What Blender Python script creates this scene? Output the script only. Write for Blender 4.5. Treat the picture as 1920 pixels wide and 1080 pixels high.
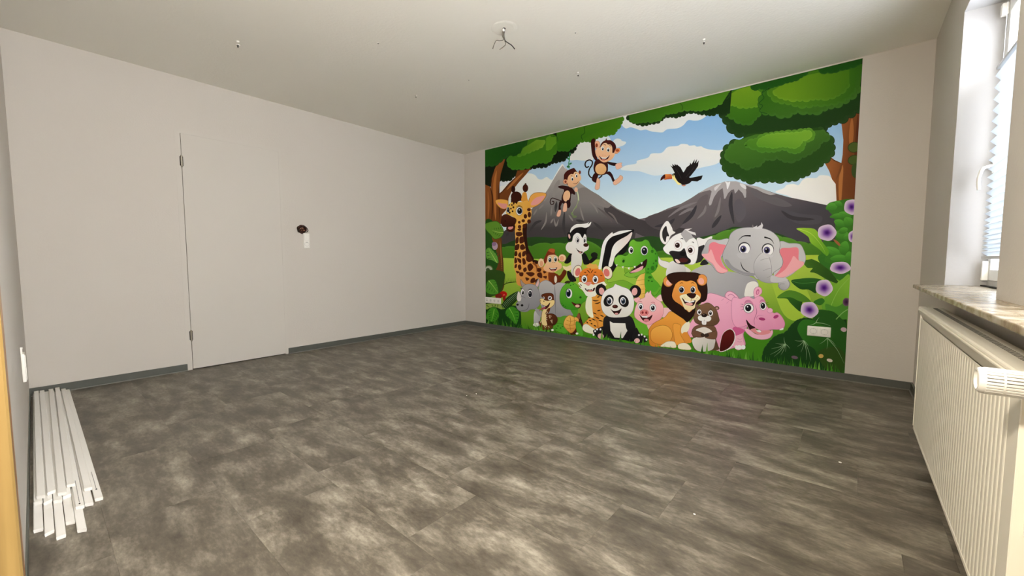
import bpy, bmesh, math, random
from mathutils import Vector, Matrix
import numpy as np

# ------------------------------------------------------------------ clear
for o in list(bpy.data.objects):
    bpy.data.objects.remove(o, do_unlink=True)
SC = bpy.context.scene
COL = SC.collection

# ------------------------------------------------------------------ camera
F_PX, PITCH, YAW = 753.97, math.radians(3.934), math.radians(40.043)
CAM_H = 0.935
cam_d = bpy.data.cameras.new('camera')
cam_d.sensor_width = 36.0
cam_d.lens = F_PX / 1920.0 * 36.0
cam_d.clip_start = 0.01
cam = bpy.data.objects.new('camera', cam_d)
cam.location = (0, 0, CAM_H)
cam.rotation_euler = (math.pi / 2 - PITCH, 0, YAW)
COL.objects.link(cam)
SC.camera = cam

# room constants (metres)
XA, YB, XC, YD, ZC = -4.278, 4.032, 0.3815, -0.060, 2.438

# ------------------------------------------------------------------ world, lamps, exposure
W = bpy.data.worlds.new('overcast_sky'); SC.world = W
W.use_nodes = True
bg = W.node_tree.nodes['Background']
bg.inputs['Color'].default_value = (0.90, 0.95, 1.04, 1)
bg.inputs['Strength'].default_value = 8.5

def lamp(name, kind, loc, power, color, size=0.1, rot=None, spread=None):
    d = bpy.data.lights.new(name, kind)
    d.energy = power; d.color = color
    if kind == 'AREA':
        d.shape = 'DISK'; d.size = size
        if spread: d.spread = spread
    else:
        d.shadow_soft_size = size
    o = bpy.data.objects.new(name, d); o.location = loc
    if rot: o.rotation_euler = rot
    COL.objects.link(o)
    return o
lamp('room_lamp', 'POINT', (-0.26, 0.02, 1.42), 66, (1.0, 0.90, 0.74), 0.05)
lamp('hall_lamp', 'POINT', (-0.10, -1.30, 2.05), 8, (1.0, 0.84, 0.58), 0.08)

SC.view_settings.view_transform = 'Standard'
SC.view_settings.look = 'None'
SC.view_settings.gamma = 1.0
SC.view_settings.exposure = 0.84
SC.view_settings.use_curve_mapping = False

# ------------------------------------------------------------------ helpers
def lin(c):
    return c / 12.92 if c <= 0.04045 else ((c + 0.055) / 1.055) ** 2.4
def hexc(h):
    h = h.lstrip('#')
    return tuple(lin(int(h[i:i + 2], 16) / 255) for i in (0, 2, 4))

def ray(u, v):
    cp, sp, cy, sy = math.cos(PITCH), math.sin(PITCH), math.cos(YAW), math.sin(YAW)
    Fw = Vector((-sy * cp, cy * cp, -sp)); Rt = Vector((cy, sy, 0)); Up = Rt.cross(Fw)
    return Rt * ((u - 960) / F_PX) - Up * ((v - 540) / F_PX) + Fw
def at_z(u, v, z):
    d = ray(u, v); return Vector((0, 0, CAM_H)) + d * ((z - CAM_H) / d.z)

def link(name, me, mat=None, parent=None, loc=None):
    o = bpy.data.objects.new(name, me)
    if mat is not None:
        if not me.materials: me.materials.append(mat)
    COL.objects.link(o)
    if parent is not None: o.parent = parent
    if loc is not None: o.location = loc
    return o
def empty(name, loc=(0, 0, 0), rz=0):
    o = bpy.data.objects.new(name, None); o.empty_display_size = 0.05
    COL.objects.link(o); o.location = loc; o.rotation_euler = (0, 0, rz)
    return o
def tag(o, label=None, cat=None, group=None, kind=None):
    if label: o['label'] = label
    if cat: o['category'] = cat
    if group: o['group'] = group
    if kind: o['kind'] = kind
    return o
def struct(o, label=None, cat=None):
    return tag(o, label, cat, kind='structure')

class MB:
    """collects boxes, tubes and lathes into one mesh"""
    def __init__(self):
        self.bm = bmesh.new()
    def box(self, x0, x1, y0, y1, z0, z1, bev=0.0, seg=2):
        r = bmesh.ops.create_cube(self.bm, size=1.0)
        vs = r['verts']
        for v in vs:
            v.co = Vector(((x0 + x1) / 2 + v.co.x * (x1 - x0), (y0 + y1) / 2 + v.co.y * (y1 - y0), (z0 + z1) / 2 + v.co.z * (z1 - z0)))
        if bev > 0:
            es = list({e for v in vs for e in v.link_edges})
            bmesh.ops.bevel(self.bm, geom=es, offset=bev, segments=seg, profile=0.5, affect='EDGES')
        return self
    def cyl(self, a, b, r0, r1=None, n=20, caps=True):
        a, b = Vector(a), Vector(b); r1 = r0 if r1 is None else r1
        d = b - a; L = d.length
        M = Matrix.Translation((a + b) / 2) @ d.to_track_quat('Z', 'Y').to_matrix().to_4x4()
        bmesh.ops.create_cone(self.bm, cap_ends=caps, cap_tris=False, segments=n, radius1=r0, radius2=r1, depth=L, matrix=M)
        return self
    def tube(self, pts, r, n=8, r_end=None):
        pts = [Vector(p) for p in pts]; m = len(pts)
        rings = []; s = None
        for i, p in enumerate(pts):
            t = (pts[min(i + 1, m - 1)] - pts[max(i - 1, 0)]).normalized()
            if s is None:
                s = t.cross(Vector((0, 0, 1)))
                if s.length < .1: s = t.cross(Vector((1, 0, 0)))
            s = (s - t * s.dot(t)).normalized(); u = s.cross(t)
            rr = r if r_end is None else r + (r_end - r) * i / (m - 1)
            rings.append([self.bm.verts.new(p + (s * math.cos(2 * math.pi * k / n) + u * math.sin(2 * math.pi * k / n)) * rr) for k in range(n)])
        for i in range(m - 1):
            for k in range(n):
                self.bm.faces.new((rings[i][k], rings[i][(k + 1) % n], rings[i + 1][(k + 1) % n], rings[i + 1][k]))
        self.bm.faces.new(rings[0][::-1]); self.bm.faces.new(rings[-1])
        return self
    def prism(self, prof, axis, a0, a1):
        """extrude closed 2-D profile along axis ('x','y','z')"""
        def P(p, a):
            if axis == 'y': return (p[0], a, p[1])
            if axis == 'x': return (a, p[0], p[1])
            return (p[0], p[1], a)
        A = [self.bm.verts.new(P(p, a0)) for p in prof]; B = [self.bm.verts.new(P(p, a1)) for p in prof]
        n = len(prof)
        for i in range(n):
            self.bm.faces.new((A[i], A[(i + 1) % n], B[(i + 1) % n], B[i]))
        self.bm.faces.new(A[::-1]); self.bm.faces.new(B)
        return self
    def mesh(self, name, smooth=False):
        bmesh.ops.recalc_face_normals(self.bm, faces=self.bm.faces[:])
        me = bpy.data.meshes.new(name); self.bm.to_mesh(me); self.bm.free()
        if smooth:
            for p in me.polygons: p.use_smooth = True
            me.set_sharp_from_angle(angle=math.radians(38))
        return me
    def build(self, name, mat, parent=None, smooth=False, loc=None):
        return link(name, self.mesh(name, smooth), mat, parent, loc)

# ------------------------------------------------------------------ materials
def mat(name, col, rough=0.6, metal=0.0, spec=0.5, noise=None, bump=None, col2=None, emit=None):
    m = bpy.data.materials.new(name); m.use_nodes = True
    nt = m.node_tree; N = nt.nodes; L = nt.links
    b = N['Principled BSDF']
    c = hexc(col) if isinstance(col, str) else col
    b.inputs['Base Color'].default_value = (*c, 1)
    b.inputs['Roughness'].default_value = rough
    b.inputs['Metallic'].default_value = metal
    b.inputs['Specular IOR Level'].default_value = spec
    if emit:
        b.inputs['Emission Color'].default_value = (*hexc(emit[0]), 1)
        b.inputs['Emission Strength'].default_value = emit[1]
    if noise or bump:
        geo = N.new('ShaderNodeNewGeometry')
    if noise:
        n = N.new('ShaderNodeTexNoise'); n.inputs['Scale'].default_value = noise
        n.inputs['Detail'].default_value = 5
        L.new(geo.outputs['Position'], n.inputs['Vector'])
        mx = N.new('ShaderNodeMix'); mx.data_type = 'RGBA'
        mx.inputs[6].default_value = (*c, 1)
        c2 = hexc(col2) if isinstance(col2, str) else col2
        mx.inputs[7].default_value = (*c2, 1)
        L.new(n.outputs['Fac'], mx.inputs[0]); L.new(mx.outputs[2], b.inputs['Base Color'])
    if bump:
        sc, st, dist = bump
        n2 = N.new('ShaderNodeTexNoise'); n2.inputs['Scale'].default_value = sc; n2.inputs['Detail'].default_value = 3
        L.new(geo.outputs['Position'], n2.inputs['Vector'])
        bp = N.new('ShaderNodeBump'); bp.inputs['Strength'].default_value = st; bp.inputs['Distance'].default_value = dist
        L.new(n2.outputs['Fac'], bp.inputs['Height']); L.new(bp.outputs['Normal'], b.inputs['Normal'])
    return m

M = {}
M['wall'] = mat('wall_paint', (0.622, 0.582, 0.527), 0.75, spec=0.25, noise=1.2, col2=(0.605, 0.558, 0.503), bump=(90, 0.22, 0.004))
M['ceiling'] = mat('ceiling_paint', (0.88, 0.855, 0.78), 0.8, spec=0.2, noise=1.5, col2=(0.85, 0.825, 0.75), bump=(60, 0.35, 0.004))
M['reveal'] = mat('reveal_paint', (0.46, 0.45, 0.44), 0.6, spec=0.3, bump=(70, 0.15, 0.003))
M['door'] = mat('door_paint', (0.614, 0.575, 0.519), 0.65, spec=0.27)
M['dark'] = mat('dark_gap', (0.012, 0.011, 0.010), 0.9)
M['skirting'] = mat('skirting_vinyl', '#575952', 0.55, noise=30, col2='#4f514b')
M['skirting_lip'] = mat('skirting_lip_vinyl', '#7b7a72', 0.5)
M['white'] = mat('white_plastic', (0.86, 0.84, 0.78), 0.35)
M['whiteb'] = mat('white_duct_plastic', (0.80, 0.785, 0.75), 0.42)
M['cream'] = mat('radiator_enamel', (0.84, 0.80, 0.69), 0.35)
M['cream_dark'] = mat('radiator_shadow', (0.40, 0.38, 0.33), 0.4)
M['steel'] = mat('hinge_steel', (0.42, 0.39, 0.33), 0.35, metal=1.0)
M['black'] = mat('black_print', (0.01, 0.01, 0.01), 0.6)
M['pvc'] = mat('window_pvc', (0.78, 0.78, 0.76), 0.35)
M['wire_grey'] = mat('wire_grey', (0.10, 0.085, 0.06), 0.5)
M['wire_black'] = mat('wire_black', (0.015, 0.013, 0.01), 0.5)
M['wire_brown'] = mat('wire_brown', '#5a2c1c', 0.5)
M['brick_hole'] = mat('raw_masonry', '#4a2a20', 0.95, noise=90, col2='#2a1610', bump=(120, 0.6, 0.01))
M['copper'] = mat('copper_ends', '#c98a6a', 0.35, metal=0.7)

def wood_mat(name, c1, c2, rough=0.35):
    m = bpy.data.materials.new(name); m.use_nodes = True
    nt = m.node_tree; N = nt.nodes; L = nt.links; b = N['Principled BSDF']
    geo = N.new('ShaderNodeNewGeometry'); mp = N.new('ShaderNodeMapping')
    mp.inputs['Scale'].default_value = (14, 14, 1.1)
    L.new(geo.outputs['Position'], mp.inputs['Vector'])
    n = N.new('ShaderNodeTexNoise'); n.inputs['Scale'].default_value = 3.0; n.inputs['Detail'].default_value = 6; n.inputs['Distortion'].default_value = 0.6
    L.new(mp.outputs[0], n.inputs['Vector'])
    cr = N.new('ShaderNodeValToRGB')
    cr.color_ramp.elements[0].position = 0.35; cr.color_ramp.elements[0].color = (*hexc(c1), 1)
    cr.color_ramp.elements[1].position = 0.65; cr.color_ramp.elements[1].color = (*hexc(c2), 1)
    L.new(n.outputs['Fac'], cr.inputs[0]); L.new(cr.outputs[0], b.inputs['Base Color'])
    b.inputs['Roughness'].default_value = rough
    return m
M['wood'] = wood_mat('varnished_pine', '#6f5a33', '#80693e')
M['wood_shade'] = wood_mat('shaded_pine', '#7a4f22', '#93642e')  # browner copy of the lining pine, casing shade put into the colour

def marble_mat():
    m = bpy.data.materials.new('sill_marble'); m.use_nodes = True
    nt = m.node_tree; N = nt.nodes; L = nt.links; b = N['Principled BSDF']
    geo = N.new('ShaderNodeNewGeometry')
    n = N.new('ShaderNodeTexNoise'); n.inputs['Scale'].default_value = 14; n.inputs['Detail'].default_value = 8; n.inputs['Distortion'].default_value = 0.9
    L.new(geo.outputs['Position'], n.inputs['Vector'])
    cr = N.new('ShaderNodeValToRGB'); e = cr.color_ramp.elements
    e[0].position = 0.30; e[0].color = (*hexc('#66563f'), 1)
    e[1].position = 0.72; e[1].color = (*hexc('#b9b2a5'), 1)
    k = e.new(0.47); k.color = (*hexc('#96876f'), 1)
    k = e.new(0.56); k.color = (*hexc('#a89e8d'), 1)
    L.new(n.outputs['Fac'], cr.inputs[0]); L.new(cr.outputs[0], b.inputs['Base Color'])
    b.inputs['Roughness'].default_value = 0.27
    return m
M['marble'] = marble_mat()

def floor_mat():
    m = bpy.data.materials.new('vinyl_concrete_look'); m.use_nodes = True
    nt = m.node_tree; N = nt.nodes; L = nt.links; b = N['Principled BSDF']
    geo = N.new('ShaderNodeNewGeometry'); oi = N.new('ShaderNodeObjectInfo')
    mul = N.new('ShaderNodeMath'); mul.operation = 'MULTIPLY'; mul.inputs[1].default_value = 0.45
    L.new(oi.outputs['Random'], mul.inputs[0])
    cmb = N.new('ShaderNodeCombineXYZ'); L.new(mul.outputs[0], cmb.inputs[2])
    add = N.new('ShaderNodeVectorMath'); add.operation = 'ADD'
    mp = N.new('ShaderNodeMapping'); mp.inputs['Scale'].default_value = (0.55, 1.3, 1)
    L.new(geo.outputs['Position'], mp.inputs['Vector'])
    L.new(mp.outputs[0], add.inputs[0]); L.new(cmb.outputs[0], add.inputs[1])
    n1 = N.new('ShaderNodeTexNoise'); n1.inputs['Scale'].default_value = 7.5; n1.inputs['Detail'].default_value = 7; n1.inputs['Roughness'].default_value = 0.60; n1.inputs['Distortion'].default_value = 0.2
    n2 = N.new('ShaderNodeTexNoise'); n2.inputs['Scale'].default_value = 58; n2.inputs['Detail'].default_value = 5; n2.inputs['Roughness'].default_value = 0.7
    for n in (n1, n2): L.new(add.outputs[0], n.inputs['Vector'])
    a = N.new('ShaderNodeMath'); a.operation = 'MULTIPLY'; a.inputs[1].default_value = 0.30
    L.new(n2.outputs['Fac'], a.inputs[0])
    s = N.new('ShaderNodeMath'); s.operation = 'MULTIPLY_ADD'; s.inputs[1].default_value = 0.74
    L.new(n1.outputs['Fac'], s.inputs[0]); L.new(a.outputs[0], s.inputs[2])
    cr = N.new('ShaderNodeValToRGB'); e = cr.color_ramp.elements
    e[0].position = 0.36; e[0].color = (*hexc('#453f36'), 1)
    e[1].position = 0.70; e[1].color = (*hexc('#a1998a'), 1)
    k = e.new(0.50); k.color = (*hexc('#5f584d'), 1)
    k = e.new(0.60); k.color = (*hexc('#7d7669'), 1)
    L.new(s.outputs[0], cr.inputs[0]); L.new(cr.outputs[0], b.inputs['Base Color'])
    b.inputs['Roughness'].default_value = 0.42
    b.inputs['Specular IOR Level'].default_value = 0.5
    bp = N.new('ShaderNodeBump'); bp.inputs['Strength'].default_value = 0.12; bp.inputs['Distance'].default_value = 0.003
    L.new(n2.outputs['Fac'], bp.inputs['Height']); L.new(bp.outputs['Normal'], b.inputs['Normal'])
    return m
M['floor'] = floor_mat()

def glass_mat():
    m = bpy.data.materials.new('window_glass'); m.use_nodes = True
    nt = m.node_tree; N = nt.nodes; L = nt.links
    N.remove(N['Principled BSDF']); out = N['Material Output']
    t = N.new('ShaderNodeBsdfTransparent'); g = N.new('ShaderNodeBsdfGlossy'); g.inputs['Roughness'].default_value = 0.02
    mx = N.new('ShaderNodeMixShader'); mx.inputs[0].default_value = 0.06
    L.new(t.outputs[0], mx.inputs[1]); L.new(g.outputs[0], mx.inputs[2]); L.new(mx.outputs[0], out.inputs[0])
    return m
M['glass'] = glass_mat()
def blind_mat():
    m = bpy.data.materials.new('pleated_fabric'); m.use_nodes = True
    nt = m.node_tree; N = nt.nodes; L = nt.links
    N.remove(N['Principled BSDF']); out = N['Material Output']
    d = N.new('ShaderNodeBsdfDiffuse'); d.inputs[0].default_value = (0.80, 0.82, 0.84, 1)
    t = N.new('ShaderNodeBsdfTranslucent'); t.inputs[0].default_value = (0.66, 0.69, 0.71, 1)
    mx = N.new('ShaderNodeMixShader'); mx.inputs[0].default_value = 0.36
    L.new(d.outputs[0], mx.inputs[1]); L.new(t.outputs[0], mx.inputs[2]); L.new(mx.outputs[0], out.inputs[0])
    return m
M['blind'] = blind_mat()

# ================================================================== THE SETTING
WT = 0.14
# ---- floor with tiles
fl = MB().box(XA - 0.3, 1.0, -3.0, YB + 0.3, -0.20, -0.004).build('floor', M['skirting'])
struct(fl, 'grey brown concrete-look vinyl tile floor')
TL, TW = 0.66, 0.3235
tile_me = MB().box(0, TL - 0.0003, 0, TW - 0.0003, -0.004, 0.0, bev=0.0003, seg=1).mesh('floor_tile')
tile_me.materials.append(M['floor'])
part_cache = {}
random.seed(4)
row_off = {}
k0 = -10
for j in range(-10, 13):
    y0 = 0.1185 + j * TW
    if y0 > YB or y0 + TW < -2.9: continue
    off = {3: 0.03, 4: 0.165, 1: 0.36}.get(j, (0.03 + 0.22 * ((j * 2) % 3) + random.uniform(-.05, .05)) % TL)
    xlo = XA if y0 + TW > YD - .2 else -1.7
    n0 = math.floor((xlo - off) / TL)
    x = off + n0 * TL
    while x < 0.62:
        x0, x1 = max(x, XA - .01), min(x + TL, 0.62); ya, yb = y0, min(y0 + TW, YB + .01)
        full = (x1 - x0 > TL - 1e-4) and (yb - ya > TW - 1e-4)
        if x1 - x0 > 0.01 and yb - ya > 0.01:
            if full: me = tile_me
            else:
                me = MB().box(0, x1 - x0 - 0.0003, 0, yb - ya - 0.0003, -0.004, 0.0, bev=0.0003, seg=1).mesh('floor_tile')
                me.materials.append(M['floor'])
            o = link('floor_tile', me, None, fl, (x0, ya, 0))
        x += TL

# ---- ceiling
cl = MB().box(XA - 0.3, 1.0, -3.0, YB + 0.3, ZC, ZC + 0.15).build('ceiling', M['ceiling'])
struct(cl, 'plain painted ceiling with drill holes')

# ---- wall A (left in the picture, with the flush door)
DY0, DY1, DZ = 0.800, 1.606, 2.012          # frame opening
wa = MB()
wa.box(XA - WT, XA, YD - .2, DY0, -.02, ZC + .02)
wa.box(XA - WT, XA, DY1, YB + .2, -.02, ZC + .02)
wa.box(XA - WT, XA, DY0, DY1, DZ, ZC + .02)
wa.box(XA - WT - .08, XA - WT, DY0 - .1, DY1 + .1, -.02, DZ + .1)
wall_a = wa.build('wall_left', M['wall'])
struct(wall_a, 'off-white side wall with flush door')
# broken-out hole for the wires above the switch (a real cavity)
cut = bmesh.new()
random.seed(9)
cy, cz = 1.775, 1.250
prof = []
for i in range(22):
    a = 2 * math.pi * i / 22
    rx, rz = 0.050, 0.046
    if math.sin(a) > 0 and math.cos(a) > 0: rx *= 1.12
    prof.append((cy + rx * math.cos(a) * random.uniform(.88, 1.08), cz + rz * math.sin(a) * random.uniform(.88, 1.08)))
A_ = [cut.verts.new((XA - 0.035, p[0], p[1])) for p in prof]; B_ = [cut.verts.new((XA + 0.02, p[0], p[1])) for p in prof]
for i in range(22): cut.faces.new((A_[i], A_[(i + 1) % 22], B_[(i + 1) % 22], B_[i]))
cut.faces.new(A_[::-1]); cut.faces.new(B_)
bmesh.ops.recalc_face_normals(cut, faces=cut.faces[:])
cme = bpy.data.meshes.new('cut'); cut.to_mesh(cme); cut.free()
cme.materials.append(M['brick_hole'])
co = bpy.data.objects.new('cut', cme); COL.objects.link(co)
wall_a.data.materials.append(M['brick_hole'])
bo = wall_a.modifiers.new('hole', 'BOOLEAN'); bo.operation = 'DIFFERENCE'; bo.object = co; bo.solver = 'EXACT'
try: bo.material_mode = 'TRANSFER'
except Exception: pass
dg = bpy.context.evaluated_depsgraph_get()
me2 = bpy.data.meshes.new_from_object(wall_a.evaluated_get(dg))
wall_a.modifiers.clear(); wall_a.data = me2
bpy.data.objects.remove(co, do_unlink=True)

# ---- flush door in wall A
dr = empty('door_1', (XA, 0, 0)); struct(dr, 'flush door painted like the wall, two small hinges')
fr = MB()
fr.box(-.10, .0015, DY0, DY0 + .036, 0, DZ)
fr.box(-.10, .0008, DY1 - .024, DY1, 0, DZ)
fr.box(-.10, .0008, DY0 + .036, DY1 - .024, DZ - .030, DZ)
fr.build('door_frame', M['door'], dr)
lf = MB().box(-.042, .0004, DY0 + .0395, DY1 - .0243, .007, DZ - .0304, bev=.0004, seg=1).build('door_leaf', M['door'], dr)
MB().box(-.09, -.06, DY0 + .03, DY1 - .02, 0, DZ - .02).build('gap_backing', M['dark'], dr)  # near-black sheet behind the leaf, paints the shade in the slits
for z in (1.755, 0.295):
    h = MB().cyl((.007, DY0 + .0375, z - .042), (.007, DY0 + .0375, z + .042), .0075, n=14).build('hinge', M['steel'], dr, smooth=True)
    MB().cyl((.007, DY0 + .0375, z + .042), (.007, DY0 + .0375, z + .048), .0075, .004, n=14).cyl((.007, DY0 + .0375, z - .048), (.007, DY0 + .0375, z - .042), .004, .0075, n=14).build('hinge_cap', M['steel'], h, smooth=True)
    MB().box(-.001, .004, DY0 + .026, DY0 + .0305, z - .038, z + .038).box(-.001, .0015, DY0 + .0445, DY0 + .049, z - .038, z + .038).build('hinge_plate', M['dark'], h)

# ---- wall B (mural wall)
wb = MB().box(XA - WT, 0.75, YB, YB + WT, -.02, ZC + .02).build('wall_back', M['wall'])
struct(wb, 'far wall carrying the animal mural')

# ---- wall C (window wall): opening y 2.09..3.07, z .78..2.176 ; thickness to x .62
WY0, WY1, WZ0, WZ1 = 2.090, 3.070, 0.776, 2.176
XO = 0.62
W2Y0, W2Y1 = 0.14, 1.72
wc = MB()
wc.box(XC, XO, YD - .2, W2Y0, -.02, ZC + .02)
wc.box(XC, XO, W2Y1, WY0, -.02, ZC + .02)
wc.box(XC, XO, W2Y0, W2Y1, -.02, WZ0)
wc.box(XC, XO, W2Y0, W2Y1, WZ1, ZC + .02)
wc.box(XC, XO, WY1, YB + .1, -.02, ZC + .02)
wc.box(XC, XO, WY0, WY1, -.02, WZ0)
wc.box(XC, XO, WY0, WY1, WZ1, ZC + .02)
wcw = wc.build('wall_right', M['wall']); struct(wcw, 'window wall beside the radiator')

# ---- wall D (near wall with the doorway the camera stands in)
OX0, OX1, OZ = -0.725, 0.215, 2.03
wd = MB()
wd.box(XA - WT, OX0, YD - .20, YD, -.02, ZC + .02)
wd.box(OX1, XO, YD - .20, YD, -.02, ZC + .02)
wd.box(OX0, OX1, YD - .20, YD, OZ, ZC + .02)
wdw = wd.build('wall_front', M['wall']); struct(wdw, 'near wall seen at a grazing angle on the left')
hw = MB()
hw.box(-1.75, -1.65, -2.9, YD - .2, -.02, ZC + .02)
hw.box(.62, .72, -2.9, YD - .2, -.02, ZC + .02)
hw.box(-1.75, .72, -3.0, -2.9, -.02, ZC + .02)
struct(hw.build('wall_hall', M['wall']), 'hallway walls behind the doorway')

# ---- wooden door lining of that doorway
dl = empty('trim_1', (0, YD, 0)); struct(dl, 'yellow varnished wooden door lining at the left edge')
JB = YD
lin_ = MB()
lin_.box(OX0, OX0 + .018, -.20, .0345, 0, OZ, bev=.002, seg=1)
lin_.build('jamb_lining', M['wood'], dl)
MB().box(OX1 - .018, OX1, -.20, .0345, 0, OZ, bev=.002, seg=1).build('jamb_lining', M['wood'], dl)
MB().box(OX0 + .018, OX1 - .018, -.20, .0345, OZ - .018, OZ, bev=.002, seg=1).build('head_lining', M['wood'], dl)
MB().box(OX0 - .075, OX0 - .0004, .0, .033, 0, OZ + .07, bev=.004).build('casing', M['wood_shade'], dl)
MB().box(OX1 + .0004, OX1 + .075, .0, .033, 0, OZ + .07, bev=.004).build('casing', M['wood_shade'], dl)
MB().box(OX0 - .0002, OX1 + .0002, .0, .033, OZ + .0004, OZ + .07, bev=.004).build('casing', M['wood_shade'], dl)

# ---- skirting boards (with a pale foot lip)
def skirting(name, a, b, nrm, label, lip=True, th=.012):
    """a,b floor points on the wall, nrm = inward normal"""
    a, b, n = Vector((*a, 0)), Vector((*b, 0)), Vector((*nrm, 0))
    def slab(t0, t1, z0, z1, bev):
        vs = []
        bm = bmesh.new()
        for z in (z0, z1):
            for p, t in ((a, t0), (b, t0), (b, t1), (a, t1)):
                vs.append(bm.verts.new(p + n * t + Vector((0, 0, z))))
        for f in ((0, 1, 2, 3), (4, 5, 6, 7), (0, 1, 5, 4), (1, 2, 6, 5), (2, 3, 7, 6), (3, 0, 4, 7)):
            bm.faces.new([vs[i] for i in f])
        bmesh.ops.recalc_face_normals(bm, faces=bm.faces[:])
        me = bpy.data.meshes.new(name); bm.to_mesh(me); bm.free(); return me
    o = link(name, slab(0.0, th, 0.0005, .057, 0), M['skirting']); struct(o, label)
    if lip: link('skirting_lip', slab(.012, .020, .0005, .006, 0), M['skirting_lip'], o)
    return o
skirting('baseboard_left', (XA, YD), (XA, DY0), (1, 0), 'grey skirting between corner and door')
skirting('baseboard_left', (XA, DY1), (XA, YB), (1, 0), 'grey skirting right of the flush door')
skirting('baseboard_back', (XA, YB), (XC, YB), (0, -1), 'grey skirting under the mural')
skirting('baseboard_front', (XA, YD), (OX0 - .075, YD), (0, 1), 'grey skirting behind the white ducts', lip=False, th=.004)
skirting('baseboard_right', (XC, 0.0), (XC, YB), (-1, 0), 'grey skirting under the radiator')
# ================================================================== WINDOW
wn = empty('window_1', (0.515, WY0, 0.806)); struct(wn, 'white plastic window with a pleated blind')
FX0, FX1 = 0.0, 0.065                       # local x depth of frame
HH = WZ1 - 0.806; WW = WY1 - WY0
def rect_frame(mb, y0, y1, z0, z1, w, x0, x1, bev=.004):
    mb.box(x0, x1, y0, y0 + w, z0, z1, bev=bev)
    mb.box(x0, x1, y1 - w, y1, z0, z1, bev=bev)
    mb.box(x0, x1, y0 + w - .002, y1 - w + .002, z0, z0 + w, bev=bev)
    mb.box(x0, x1, y0 + w - .002, y1 - w + .002, z1 - w, z1, bev=bev)
    return mb
rect_frame(MB(), 0, WW, 0, HH, .040, .012, .075).build('window_frame', M['pvc'], wn)
rect_frame(MB(), .030, WW - .030, .030, HH - .030, .055, .004, .060).build('sash', M['pvc'], wn)
MB().box(.030, .036, .080, WW - .080, .080, HH - .080).build('glass_pane', M['glass'], wn)
# hinge block at the top far corner, catch at the bottom far corner
MB().box(-.020, .004, WW - .060, WW - .030, HH - .085, HH - .030, bev=.004).build('hinge_block', M['white'], wn)
MB().box(-.018, .004, WW - .062, WW - .044, .030, .125, bev=.003).build('corner_hinge', M['white'], wn)
# window handle on the far stile
zh = 1.393 - 0.806; yh = WW - .052
hd = MB().box(-.008, .004, yh - .016, yh + .016, zh - .035, zh + .035, bev=.003).build('window_handle', M['white'], wn)
MB().tube([(-.006, yh, zh), (-.022, yh, zh - .002), (-.036, yh, zh - .006), (-.044, yh, zh - .020), (-.050, yh, zh - .050), (-.051, yh, zh - .080), (-.047, yh, zh - .112)], .0075, 10).build('grip', M['white'], hd, smooth=True)

w2 = empty('window_2', (0.515, W2Y0, 0.806)); struct(w2, 'white plastic window beside the pillar, outside the picture')
V2 = W2Y1 - W2Y0
rect_frame(MB(), 0, V2, 0, HH, .040, .012, .075).build('window_frame', M['pvc'], w2)
rect_frame(MB(), .030, V2 - .030, .030, HH - .030, .055, .004, .060).build('sash', M['pvc'], w2)
MB().box(.030, .036, .080, V2 - .080, .080, HH - .080).build('glass_pane', M['glass'], w2)
# pleated blind (hangs on the sash): a thing of its own
BX = 0.497; BY0, BY1 = 2.150, 2.985
bl = empty('pleated_blind', (BX, BY0, 0.93))
tag(bl, 'white pleated blind hanging in the window', 'blind')
ztop, zbot = 1.835, 0.955
zs = []
z = ztop; n = 0
while z > zbot + .012:                       # pleats bunch up towards the bottom
    t = (ztop - z) / (ztop - zbot)
    zs.append(z); z -= 0.0235 * (1 - t) ** 0.55 + 0.0045
zs.append(zbot)
vs, fs = [], []
W_ = BY1 - BY0
for i, zz in enumerate(zs):
    xx = -.011 if i % 2 else .011
    vs += [(xx, 0, zz - .93), (xx, W_, zz - .93)]
for i in range(len(zs) - 1):
    fs.append((2 * i, 2 * i + 1, 2 * i + 3, 2 * i + 2))
me = bpy.data.meshes.new('pleats'); me.from_pydata(vs, [], fs)
pl = link('pleats', me, M['blind'], bl)
so = pl.modifiers.new('thick', 'SOLIDIFY'); so.thickness = .0006; so.offset = 0
M['alu'] = mat('blind_rail', (0.62, 0.64, 0.66), 0.4)
MB().box(-.010, .010, 0, W_, ztop - .93, ztop - .93 + .012, bev=.002).build('top_rail', M['alu'], bl)
MB().box(-.010, .010, 0, W_, zbot - .93 - .014, zbot - .93, bev=.002).build('bottom_rail', M['alu'], bl)
for yy in (.06, W_ - .06):
    MB().tube([(0, yy, zs[0] - .93 + .012), (0, yy, 2.115 - .93)], .0008, 6).build('cord', M['alu'], bl)

# ================================================================== SILL
sm = MB()
SX0, SY0, SY1 = 0.262, 0.05, 3.045
sm.box(SX0, 0.385, SY0, SY1, 0.787, 0.806, bev=.004, seg=3)
sm.box(0.380, 0.545, WY0 + .001, SY1 + .02, 0.782, 0.8058)
sm.box(0.380, 0.545, W2Y0 + .001, W2Y1 - .001, 0.782, 0.8058)
sl = sm.build('window_sill', M['marble']); struct(sl, 'polished marble window sill above the radiator')
MB().box(.505, .519, WY0 + .002, WY1 - .002, .8055, .812).build('sill_shadow', M['dark'], sl)  # dark strip standing in for the shadow at the window foot

# reveal lining (base colour darker than the wall)
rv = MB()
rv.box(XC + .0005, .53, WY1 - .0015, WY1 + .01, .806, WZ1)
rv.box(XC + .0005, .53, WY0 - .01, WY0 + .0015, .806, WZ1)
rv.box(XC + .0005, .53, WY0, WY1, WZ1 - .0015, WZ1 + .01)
struct(rv.build('trim_2', M['reveal']), 'bright plaster reveal around the window')

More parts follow.
